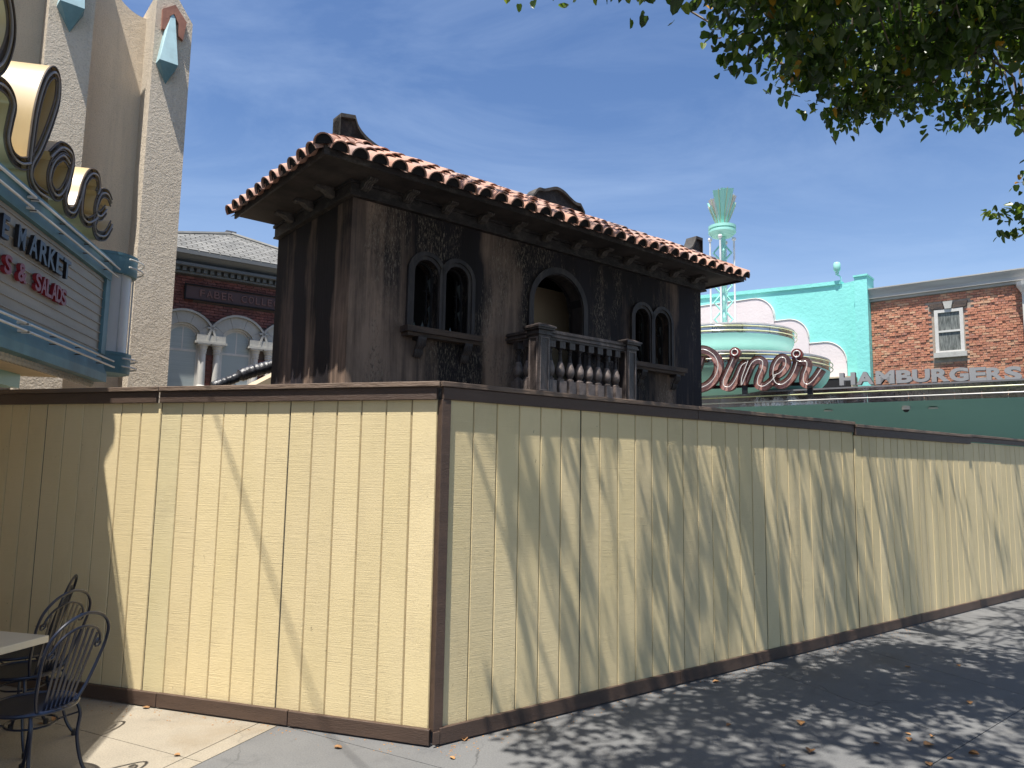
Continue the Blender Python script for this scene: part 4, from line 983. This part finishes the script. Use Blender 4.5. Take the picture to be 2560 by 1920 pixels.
# main canopy: straight frontage sweeping to the right
KF = Frame(at(1800, 19.6), 127)
k0 = KF.on(*px7(100, 1700)); 
mc = thing('long_canopy', 'long chrome banded canopy with sea green underside below the grey letters', 'canopy', KF)
zt_, zb_ = KF.on(2060, 974)[1], KF.on(2060, 1010)[1]
xs_ = [-4.5, -2.6, -1.2, .0, 1.1]+[KF.on(px8(x, 1100)[0], 990)[0] for x in (50, 360, 700, 830, 1085, 1310, 1530)]+[7.2, 8.6, 10]
for a, c in zip(xs_, xs_[1:]):
    b = MB(); b.box(a+.004, c-.004, 0, .02, zb_, zt_); b.obj('chrome_panel', M_chrome, mc)
b = MB(); b.box(-4.5, 10, -.02, 2.0, zt_+.001, zt_+.04); b.obj('canopy_top', M_roofgrey, mc)
b = MB(); n = 8; v = []
for i in range(n+1):
    t = i/n; yy = 3.4*t; zz = zb_-1.45*(t**1.25)
    v += [(-4.5, .02+yy, zz), (10, .02+yy, zz)]
b.add(v, [(2*i, 2*i+2, 2*i+3, 2*i+1) for i in range(n)]); b.obj('underside', M_soffteal, mc, True)
b = MB(); b.box(-4.5, 10, 3.43, 3.6, 0, zt_-.05); b.obj('shop_wall', M_soffteal, mc)
for f_, mt in ((.72, M_neony), (.3, M_neon)):
    z = zb_+(zt_-zb_)*f_; b = MB(); b.tube([(-4.5, -.06, z), (10, -.06, z)], .014, 6); b.obj('neon_tube', mt, mc, True)
def soff(xp, yp):
    for i in range(200):
        yy = 3.3*i/200; x, z = KF.on(xp, yp, .02+yy); zz = zb_-1.45*((yy/3.4)**1.25)
        if z > zz: return x, .02+yy, zz
    return x, yy, zz
x, y, z = soff(*px8(680, 1215)); cam2 = thing('dome_camera', 'white dome security camera under the sea green canopy', 'camera', loc=KF.w(x, y, z))
b = MB(); b.lathe([(.085, .03), (.095, -.05), (.085, -.075)], (0, 0), 14); b.obj('housing', M_whitemetal, cam2, True)
b = MB(); b.lathe([(.07, -.076), (.06, -.11), (.03, -.135), (.002, -.14)], (0, 0), 14); b.obj('dome', M_blackplastic, cam2, True)
for i, (xx, yy) in enumerate(((35, 1243), (905, 1220))):
    x, y, z = soff(*px8(xx, yy)); b = MB(); b.lathe([(.095, .0), (.11, -.03), (.06, -.032)], (0, 0), 16)
    o = b.obj('downlight', M_lens, None, True); o.location = KF.w(x, y, z); o.rotation_euler = (0, 0, 0)
    tag(o, ['round recessed downlight in the canopy underside, left of the dome camera', 'round recessed downlight in the canopy underside, right of the dome camera'][i], 'downlight', 'downlights under the canopy')
# grey block letters
HF = Frame(KF.w(0, .12, 0), 127)
hb = thing('hamburgers_sign', 'HAMBURGERS sign of grey block letters standing on the canopy edge', 'sign', HF)
spec = [('H', 135, 262, 937, 1040), ('A', 275, 415, 930, 1035), ('M', 435, 587, 920, 1030), ('B', 605, 735, 915, 1022), ('U', 738, 880, 908, 1015), ('R', 897, 1042, 902, 1012), ('G', 1045, 1200, 895, 1008), ('E', 1212, 1345, 893, 1005), ('R', 1352, 1492, 893, 1000), ('S', 1500, 1640, 885, 1003)]
for ch, x0, x1, ya, yb in spec:
    a = HF.on(*px8(x0, yb)); c = HF.on(*px8(x1, ya)); zl = HF.on(*px8((x0+x1)/2, yb))[1]; zh = HF.on(*px8((x0+x1)/2, ya))[1]
    o = glyph(ch, c[0]-a[0], zh-zl, .16, [M_greymetal, M_navy], parent=hb, bold=.045); o.location = (a[0], 0, zl)
b = MB(); zl = HF.on(*px8(800, 1024))[1]; b.box(HF.on(*px8(135, 1000))[0], HF.on(*px8(1655, 1000))[0], .04, .10, zl-.10, zl-.02)
for x in (300, 780, 1380): xx = HF.on(*px8(x, 1040))[0]; b.box(xx-.03, xx+.03, .03, .12, zt_+.03, zl-.1)
b.obj('mounting_rail', M_navy, hb)
# Diner script
SG = Frame(at(1830, 17.6), 120)
ds = thing('diner_script_sign', 'Diner sign in rose pink script letters with unlit neon, standing on the canopy', 'sign', SG)
def spx(x, y): return SG.on(*px7(x, y))
strokes = [[(60, 1390), (70, 1300), (140, 1258), (200, 1262), (258, 1305), (282, 1370), (268, 1440), (225, 1500), (165, 1535), (90, 1545), (60, 1500), (110, 1420), (150, 1300)],
  [(405, 1285), (388, 1340), (352, 1420), (322, 1490), (330, 1528), (372, 1528), (415, 1470), (455, 1380), (492, 1352)],
  [(505, 1340), (482, 1400), (458, 1470), (455, 1520)],
  [(462, 1515), (492, 1440), (530, 1360), (575, 1330), (612, 1345), (608, 1400), (580, 1465), (578, 1515), (618, 1528), (670, 1495), (710, 1450)],
  [(692, 1450), (745, 1425), (782, 1375), (780, 1325), (742, 1318), (702, 1370), (690, 1440), (708, 1500), (755, 1515), (812, 1475), (850, 1410), (868, 1350)],
  [(868, 1300), (862, 1330), (892, 1345), (935, 1345), (940, 1385), (918, 1445), (918, 1498), (952, 1512), (1000, 1470), (1048, 1400)]]
for i, st_ in enumerate(strokes):
    channel(ds, 'script_letter', [spx(*p) for p in st_], .19 if i else .21, .18, M_rose, M_maroon, M_neon, 7, 1, -.004*i, .07, .010, lip=False)
for (x, y) in ((408, 1278), (866, 1290)):
    px_, pz_ = spx(x, y); b = MB(); b.prism([(px_+.13*cos(a), pz_+.13*sin(a)) for a in [2*pi*i/18 for i in range(18)]], -.03, .14); b.obj('letter_ball', M_maroon, ds)
    b = MB(); b.tube([(px_+.075*cos(a), -.045, pz_+.075*sin(a)) for a in [2*pi*i/18 for i in range(18)]], .014, 6, closed=True); b.obj('neon_tube', M_neon, ds, True)
for x in (475, 960): px_, pz_ = spx(x, 1530); b = MB(); b.box(px_-.06, px_+.06, .03, .12, pz_-.18, pz_+.03); b.obj('post', M_blackplastic, ds)
b = MB(); a_ = spx(200, 1515); c_ = spx(930, 1490); b.box(a_[0], c_[0], .165, .19, c_[1]-.08, c_[1]+.0); b.obj('mounting_rail', M_black, ds)

# neon tower
twr = thing('neon_tower', 'slim mint and white tower topped by a fan shaped crown above the diner', 'tower', loc=CC, rz=radians(-10))
def zz(y): d = ray(1808, y); return (CP+d*(21/d.y)).z
def xx(x, y=700): d = ray(x, y); return (CP+d*(21/d.y)).x-CC.x
def t7(x, y): px_, py_ = px7(x, y); return xx(px_, py_), zz(py_)
mx0 = t7(318, 800)[0]
zbot, zdisc = 5.8, t7(300, 420)[1]
b = MB(); b.box(mx0-.085, mx0+.085, -.085, .085, zbot, zdisc); b.obj('mast', M_tealpale, twr)
b = MB()
for k in range(7):
    z = zdisc-.25-.5*k
    for s_ in (-1, 1):
        for y_ in (-.0,):
            b.tube([(mx0+.05*s_, y_, z), (mx0+.26*s_, y_, z-.25), (mx0+.05*s_, y_, z-.5)], .03, 4)
            b.tube([(mx0, .05*s_, z), (mx0, .26*s_, z-.25), (mx0, .05*s_, z-.5)], .03, 4)
b.obj('lattice_brace', M_tealpale, twr)
for (x, ya, yb, yo) in ((292, 455, 1040, -.33), (400, 462, 1045, .0), (228, 487, 1060, .0), (350, 470, 1040, .33)):
    px_ = t7(x, 700)[0]; b = MB(); za, zb2 = zdisc-.05, zbot+.25; b.tube([(px_, yo, zb2), (px_, yo, za)], .028, 8); b.sphere((px_, yo, zb2), .065, 10); b.sphere((px_, yo, za-.04), .065, 10); b.obj('neon_rod', M_whitemetal, twr, True)
b = MB(); b.lathe([(.05, zdisc-.02), (.30, zdisc+.0), (.40, zdisc+.10), (.40, zdisc+.16), (.36, zdisc+.19), (.40, zdisc+.22), (.40, zdisc+.30), (.3, zdisc+.33), (.02, zdisc+.34)], (mx0, 0), 32); b.obj('disc', M_tealpale, twr, True)
zc = zdisc+.34
for i, (a, h, w, m_) in enumerate([(-80, .56, .24, 0), (-50, .72, .22, 1), (-16, .93, .30, 0), (12, .96, .34, 0), (42, .80, .22, 1), (75, .62, .28, 0), (110, .6, .24, 1), (145, .8, .3, 0), (180, .93, .34, 0), (-145, .8, .3, 0), (-110, .6, .24, 1)]):
    ca, sa = sin(radians(a)), -cos(radians(a)); ta, tb = -sa, ca
    b = MB(); lean = .17; ib, it = .15, .17+.36*h
    q4 = [(-.075, ib, 0), (.075, ib, 0), (w/2*1.15, it, h), (-w/2*1.15, it, h-.0)]
    v = [(mx0+u*ta+r*ca, u*tb+r*sa, zc+z) for u, r, z in q4]+[(mx0+u*ta+(r-.03)*ca, u*tb+(r-.03)*sa, zc+z) for u, r, z in q4]
    b.add(v, [(0,1,2,3),(7,6,5,4),(0,4,5,1),(1,5,6,2),(2,6,7,3),(3,7,4,0)]); o = b.obj('crown_fin', [M_tealpale, M_pinkwhite][m_], twr)
    b = MB(); b.tube([((mx0+(ib+.02)*ca), (ib+.02)*sa, zc+.02), (mx0+(it+.02)*ca, (it+.02)*sa, zc+h+.03)], .009, 5); b.obj('neon_tube', M_neony, o, True)
b = MB(); b.tube([(mx0+.10*cos(a), 0, zc+1.03+.09*sin(a)) for a in [2*pi*i/20 for i in range(20)]], .012, 6, closed=True); b.tube([(mx0, 0, zc+.6), (mx0, 0, zc+.94)], .012, 6); b.obj('top_ring', M_whitemetal, twr, True)

# ---------------- tree overhead ----------------
EDGE = [(1420, -160), (1495, -30), (1512, 22), (1560, 42), (1620, 55), (1680, 52), (1722, 60), (1745, 108), (1765, 150), (1800, 178), (1865, 188), (1972, 192), (1958, 240), (2000, 262), (2080, 282), (2108, 330), (2150, 350), (2262, 358), (2300, 338), (2385, 332), (2412, 366), (2450, 356), (2500, 308), (2575, 275), (2700, 300), (3100, 300), (3100, -160)]
ZC = 5.15
PLAN = [Vector((q.x, q.y)) for q in (gnd(x, y, ZC) for x, y in EDGE)]
def inside(p, poly):
    c = False; n = len(poly)
    for i in range(n):
        a, b = poly[i], poly[i-1]
        if (a.y > p.y) != (b.y > p.y) and p.x < (b.x-a.x)*(p.y-a.y)/(b.y-a.y)+a.x: c = not c
    return c
def proj(p):
    v = Vector(p)-CP; w = v.dot(cam_f)
    return (1280+FPX*v.dot(cam_r)/w, 960-FPX*v.dot(cam_u)/w) if w > .01 else (0, -9999)
RN = FR.Y
def landing(p):      # where the sun would drop this cluster's shadow
    t = (Vector((FR.p.x, FR.p.y, 0))-p).dot(RN)/LDIR.dot(RN); q = p+LDIR*t
    s_ = (q-FR.p).dot(FR.X)
    if q.z > 0 and s_ > -.05: return 'wall', s_-.34*(2.45-q.z), q.z
    q = p+LDIR*(p.z/-LDIR.z); return 'ground', q.x, q.y
rt = random.Random(11)
clusters = []
tries = 0
while len(clusters) < 2050 and tries < 90000:
    tries += 1
    p = Vector((rt.uniform(-2.6, 10.5), rt.uniform(-2.5, 10.5), ZC+.12+rt.random()**1.3*4.2)) if tries % 3 else Vector((rt.uniform(.4, 6.5), rt.uniform(4.4, 8.6), ZC+.06+rt.random()**1.6*.9))
    vis = proj(p); inp = inside(Vector((p.x, p.y)), PLAN)
    inframe = -60 < vis[0] < 2620 and vis[1] > -70
    if inframe and not inp: continue
    if inframe and p.z > ZC+1.5: continue
    k, u, w = landing(p)
    if k == 'wall':
        keep = u > .45 and not (1.15 < u < 1.85) and not (3.0 < u < 3.25) and not (4.3 < u < 4.6) and not (7.0 < u < 8.7)
        if u > 2.6 and rt.random() < .1: keep = False
        if w > 2.7: keep = rt.random() < .5
    else:
        keep = u > .15+max(0, (5.3-w))*.10 and w > 2.6
    if inframe and inp: keep = mnoise.noise(p*1.7+Vector((3, 1, 7))) > -.14
    if k == 'ground' and not inframe and rt.random() < .3: keep = False
    if keep: clusters.append(p)
for (x, y, dpt, r) in ((2530, 535, 8.0, .12), (2515, 525, 8.0, .09), (2552, 575, 8.0, .12), (2590, 440, 8.2, .12), (2580, 560, 8.0, .15)):
    d = ray(x, y); clusters.append(CP+d*(dpt/d.y))
tree = thing('overhanging_tree', 'leafy tree whose dark green branches with a few yellow leaves hang over the top right', 'tree', loc=(8.6, 1.6, 0))
TO = Vector((8.6, 1.6, 0))
LEAFP = [(0, 0, 0), (.32, .42, .05), (.48, .22, .09), (.30, .85, .03), (0, 1.12, -.10), (-.30, .85, .03), (-.48, .22, .09), (-.32, -.05, .07), (.32, -.05, .07)]
LEAFF = [(0, 8, 2, 4), (2, 3, 4), (0, 4, 6, 7), (4, 5, 6)]
def leaf_geo(mb, c, size, rot, mi):
    mb.add([c+rot @ (Vector(q)*size) for q in LEAFP], LEAFF, mi)
vis_leaves = []; bulk = MB(); twig = MB()
for c in clusters:
    far = c.z > ZC+1.2
    nl_ = rt.randint(20, 34) if c.z < 9 else 20; rad = rt.uniform(.16, .30)
    if c.y > 7.9 and c.z < 5: nl_, rad = 26, .13
    ax = Vector((rt.gauss(0, 1), rt.gauss(0, 1), rt.gauss(0, .3))).normalized()
    for _ in range(nl_):
        d = Vector((rt.gauss(0, 1), rt.gauss(0, 1), rt.gauss(0, .75))).normalized()*rad*rt.random()**.5+ax*rt.uniform(-.16, .16)
        p = c+d; 
        if p.z < ZC-.05 and c.z >= ZC: p.z = ZC-.05+rt.random()*.15
        rot = Matrix.Rotation(rt.uniform(0, 2*pi), 3, 'Z') @ Matrix.Rotation(rt.gauss(-.75, .5), 3, 'X') @ Matrix.Rotation(rt.gauss(0, .55), 3, 'Y')
        size = rt.uniform(.045, .092); r = rt.random(); mi = 0 if r < .50 else 1 if r < .84 else 2 if r < .982 else 3
        q = proj(p)
        if -20 < q[0] < 2580 and q[1] > -20 and (p-CP).length < 9.5: vis_leaves.append((q[1]+rt.random()*120, p, size, rot, mi))
        else: leaf_geo(bulk, p, size, rot, mi)
vis_leaves.sort(key=lambda t: -t[0])
lm = []
for mi in range(4):
    b = MB(); leaf_geo(b, Vector((0, 0, 0)), 1, Matrix.Identity(3), 0); o = b.obj('leaf', M_leaf[mi], tree); lm.append(o)
used = set()
for _, p, size, rot, mi in vis_leaves[:296]:
    if mi not in used: o = lm[mi]; used.add(mi)
    else: o = inst(lm[mi], tree)
    o.matrix_local = Matrix.Translation(p-TO) @ rot.to_4x4() @ Matrix.Scale(size, 4)
for mi in range(4):
    if mi not in used: bpy.data.objects.remove(lm[mi])
for _, p, size, rot, mi in vis_leaves[296:]: leaf_geo(bulk, p, size, rot, mi)
bulk.v = [tuple(Vector(v)-TO) for v in bulk.v]
bulk.obj('foliage', M_leaf, tree, kind='stuff')
b = MB(); b.tube(spline([(0, 0, 0), (.03, .02, 1.5), (-.05, .1, 3.0), (-.2, .2, 4.2)], 5), [.20-.003*i for i in range(16)], 12); b.obj('trunk', M_bark, tree, True)
limbs = []
top = Vector((-.2, .2, 4.2))
for tx, ty, tz in ((1.9, 5.6, 6.1), (3.2, 6.9, 5.7), (5.6, 7.6, 5.6), (7.6, 7.8, 5.9), (.2, 3.2, 6.6), (2.8, 3.0, 6.8), (-1.2, 4.0, 6.9), (5.0, 4.6, 6.2), (9.3, 6.0, 6.2), (4.2, 7.1, 6.2)):
    e = Vector((tx, ty, tz))-TO; m = (top+e)/2+Vector((rt.uniform(-.4, .4), rt.uniform(-.3, .3), .25+rt.random()*.3))
    P = spline([top-Vector((0, 0, rt.random()*.8)), m, e], 10); limbs += P
    b = MB(); b.tube(P, [.075-.062*i/(len(P)-1) for i in range(len(P))], 8); b.obj('limb', M_bark, tree, True)
for c in clusters:
    e = c-TO; n_ = min(limbs, key=lambda q: (q-e).length)
    if rt.random() < .95:
        m = (n_+e)/2+Vector((rt.uniform(-.15, .15), rt.uniform(-.15, .15), rt.uniform(-.02, .15)))
        if proj(m+TO)[1] < 330 or not -50 < proj(m+TO)[0] < 2600: twig.tube(spline([n_, m, e], 3), [.017, .015, .013, .011, .009, .007, .006][:7], 4)
twig.obj('twigs', M_bark, tree, kind='stuff')

# ---------------- cafe table, chairs ----------------
tb = thing('cafe_table', 'cream square cafe table top in the shade at the left edge', 'table', loc=(-3.02, 4.95, 0), rz=atan2(.24, -.97))
b = MB(); b.box(0, .85, .0, .85, .745, .79); o = b.obj('table_top', M_table, tb); bv = o.modifiers.new('bevel', 'BEVEL'); bv.width = .004; bv.segments = 2
b = MB(); b.tube([(.42, .42, .02), (.42, .42, .745)], .035, 12); b.obj('pedestal', M_blackplastic, tb, True)
b = MB(); b.box(.1, .74, .39, .45, .0, .03); b.box(.39, .45, .1, .388, 0, .03); b.box(.39, .45, .452, .74, 0, .03); b.obj('foot', M_blackplastic, tb)
def chair(label, loc, rz):
    t = thing('bistro_chair', label, 'chair', loc=loc, rz=rz, group='navy iron chairs round the cafe table'); t.scale = (1.05, 1.05, 1.05)
    sr, sh = .225, .46
    b = MB(); b.tube([(sr*cos(a), sr*sin(a), sh) for a in [2*pi*i/40 for i in range(40)]], .011, 8, closed=True)
    s_ = b.obj('seat', M_chair, t, True)
    b = MB(); n = 22
    for i in range(-n+1, n):
        u = sr*i/n; h = sqrt(sr*sr-u*u)
        b.box(u-.0032, u+.0032, -h, h, sh-.003, sh-.001)
        b.box(-h, h, u-.0032, u+.0032, sh+.000, sh+.002)
    b.obj('seat_mesh', M_chair, s_, kind='stuff')
    bx = lambda z: .17+.30*(z-.46)
    half = [(.13, .455), (.175, .56), (.205, .70), (.215, .80), (.195, .885), (.12, .955), (0, .985)]
    P = [(bx(z), y, z) for y, z in half]+[(bx(z), -y, z) for y, z in half[-2::-1]]
    b = MB(); b.tube(spline(P, 6), .0095, 8); b.obj('back_hoop', M_chair, t, True)
    arch = [(.175, .775), (.15, .76), (.138, .785), (.16, .81), (.19, .79), (.188, .76), (.16, .738), (.125, .755), (.118, .80)]
    arch = arch[::-1][-0:] if 0 else arch
    inner = [(.165, .80), (.15, .84), (.10, .885), (0, .91), (-.10, .885), (-.15, .84), (-.165, .80)]
    b = MB(); b.tube(spline([(bx(z), y, z) for y, z in inner], 5), .008, 7); b.obj('inner_arch', M_chair, t, True)
    for sg_ in (-1, 1):
        sc_ = [(sg_*(.165+.028*(1-k/14)*cos(k*.7+2)), .785+.03*(1-k/14)*sin(k*.7+2)) for k in range(12)]
        b = MB(); b.tube([(bx(z)-.004, y, z) for y, z in sc_], .0065, 6); b.obj('scroll', M_chair, t, True)
    for k in range(7):
        y = -.126+.042*k; zt_ = .905-(y/.165)**2*.09; b = MB()
        v = []
        for z, w in ((.462, .72), (zt_, 1)):
            for (dx, dy) in ((-.002, -.0085), (-.002, .0085), (.002, .0085), (.002, -.0085)): v.append((bx(z)+dx, y*w+dy, z))
        b.add(v, [(0,1,5,4),(1,2,6,5),(2,3,7,6),(3,0,4,7),(0,3,2,1),(4,5,6,7)]); b.obj('back_slat', M_chair, t)
    b = MB(); b.tube(spline([(bx(.46), .13, .462), (sr*.93, 0, .462), (bx(.46), -.13, .462)], 6), .008, 6); b.obj('back_foot_rail', M_chair, t, True)
    for sx in (-1, 1):
        for sy in (-1, 1):
            b = MB(); b.tube(spline([(sx*.15, sy*.15, .455), (sx*.175, sy*.165, .38), (sx*.17, sy*.16, .25), (sx*.20, sy*.175, .10), (sx*.245, sy*.20, .015)], 5), .0105, 8); l = b.obj('leg', M_chair, t, True)
            b = MB(); b.lathe([(.016, 0), (.017, .03), (.012, .035)], (sx*.247, sy*.201), 10); b.obj('foot_cap', M_rubber, l, True)
    b = MB(); b.tube([(.13*cos(a), .13*sin(a), .36) for a in [2*pi*i/28 for i in range(28)]], .006, 6, closed=True)
    for a in (.785, 2.356, 3.927, 5.498): b.tube([(.13*cos(a), .13*sin(a), .36), (.235*cos(a), .235*sin(a), .385)], .005, 5)
    b.obj('leg_ring', M_chair, t, True)
    return t
chair('navy iron chair nearest the camera, its seat partly in sun beside the cream table corner', (-2.84, 4.55, 0), radians(-14))
chair('second navy iron chair, just behind the nearest one, wholly in the shade', (-3.36, 5.25, 0), radians(-10))
chair('shaded navy iron chair farthest back, its narrow arched back against the fence', (-3.72, 5.72, 0), radians(22))
chair('navy iron chair of which only the edge of the back shows at the left border', (-4.42, 5.42, 0), radians(80))

# ---------------- fallen leaves ----------------
spots = [((100, 1812), 'pair of brown leaves in the shade under the nearest chair, left one'), ((137, 1801), 'curled tan leaf right of the brown leaf under the nearest chair'), ((1140, 1846), 'brown curled leaf at the foot of the fence corner, left of two'), ((1160, 1850), 'tan curled leaf at the foot of the fence corner, right of two'), ((1131, 1897), 'small pale brown leaf on dark concrete below the fence corner'),
 ((845, 1871), 'small red leaf on grey concrete in front of the left fence'), ((2002, 1811), 'broad olive brown leaf in shade on the dark concrete'), ((2026, 1882), 'long curled leaf nearest the bottom edge right of the middle'), ((1822, 1816), 'small dull green leaf in the sun spots on the concrete'), ((2270, 1670), 'yellow brown leaf farthest back on the shaded concrete'), ((2396, 1666), 'thin brown leaf beside the long joint near the fence'),
 ((2423, 1759), 'rusty leaf alone near the right edge'), ((2270, 1837), 'thin tan leaf above the dark brown one'), ((2273, 1852), 'dark brown folded leaf below a thin tan one'), ((2331, 1845), 'pale upcurled leaf left of the large curled leaf'), ((2322, 1866), 'large upcurled brown leaf by the joint crossing'), ((2376, 1899), 'tan leaf near the bottom right joint'), ((2322, 1912), 'orange leaf lying on the joint at the bottom edge'), ((1957, 1917), 'orange brown leaf cut by the bottom edge'), ((1790, 1707), 'red brown leaf against the baseboard of the right fence'), ((442, 1890), 'small tan leaf by the joint of the light slab'), ((365, 1771), 'brown scrap of leaf beside the left baseboard'), ((2192, 1862), 'small black brown leaf in deep shade'), ((2434, 1889), 'small crumpled red brown leaf near the right edge')]
def dry(loc, rz, size, label, flip):
    b = MB(); cu = random.uniform(.15, .45); pts = [(0, 0), (.25, .1), (.42, .38), (.33, .75), (0, 1.1), (-.33, .75), (-.42, .38), (-.25, .1)]
    v = [((x)*size, (y-.5)*size, (abs(x)*cu*2+max(0, y-.5)*cu*.8+random.uniform(0, .1)*flip)*size+.004) for x, y in pts]+[(0, 0, .006)]
    b.add(v, [(8, i, (i+1) % 8) for i in range(8)]); o = b.obj('fallen_leaf', M_dry); o.location = loc; o.rotation_euler = (0, 0, rz)
    tag(o, label, 'leaf', 'dry leaves scattered on the ground')
for i, ((x, y), lb) in enumerate(spots):
    p = gnd(x, y); dry((p.x, p.y, 0), random.uniform(0, 6.28), [.042, .055, .046, .065][i % 4] if i not in (6, 7, 15) else .08, lb, 1)
p = gnd(95, 1572, .79); dry((p.x, p.y, .79), .6, .05, 'dry brown leaf lying on the cream table top', 1)
o = bpy.data.objects[-1] if False else None
# grit and leaf crumbs gathered along the foot of the fence
b = MB(); rg = random.Random(3)
for k in range(420):
    fr, s0_ = (FR, rg.random()**1.6*8) if k % 3 else (FL, 3.1-rg.random()*3); q = fr.w(s0_, -.045-rg.random()**2*.22, 0); z = .001; r = rg.uniform(.003, .010)
    a = rg.random()*6.28; b.add([(q.x+r*cos(a+j*2.1)*rg.uniform(.6, 1.3), q.y+r*sin(a+j*2.1), z) for j in range(3)]+[(q.x, q.y, z+r*.5)], [(0, 1, 3), (1, 2, 3), (2, 0, 3)])
o = b.obj('debris', M_dry, None, kind='stuff'); tag(o, 'crumbs of dry leaf and grit gathered along the foot of the fence', 'debris')
# unseen cable added overhead to cast the slanting shadow on the left fence
a = FL.on(532, 1018); c = FL.on(798, 1782); p1 = FL.w(a[0], 0, a[1]); p2 = FL.w(c[0], 0, c[1])
q1 = p1-LDIR*((7.2-p1.z)/-LDIR.z); q2 = p2-LDIR*((7.6-p2.z)/-LDIR.z); dd = (q2-q1)
b = MB(); b.tube([q1-dd*1.2, q1, q2, q2+dd*1.6], .009, 6); tag(b.obj('shadow_cable', M_rubber, None, True), 'unseen thin black cable added overhead to throw a slanting shadow on the left fence', 'cable')
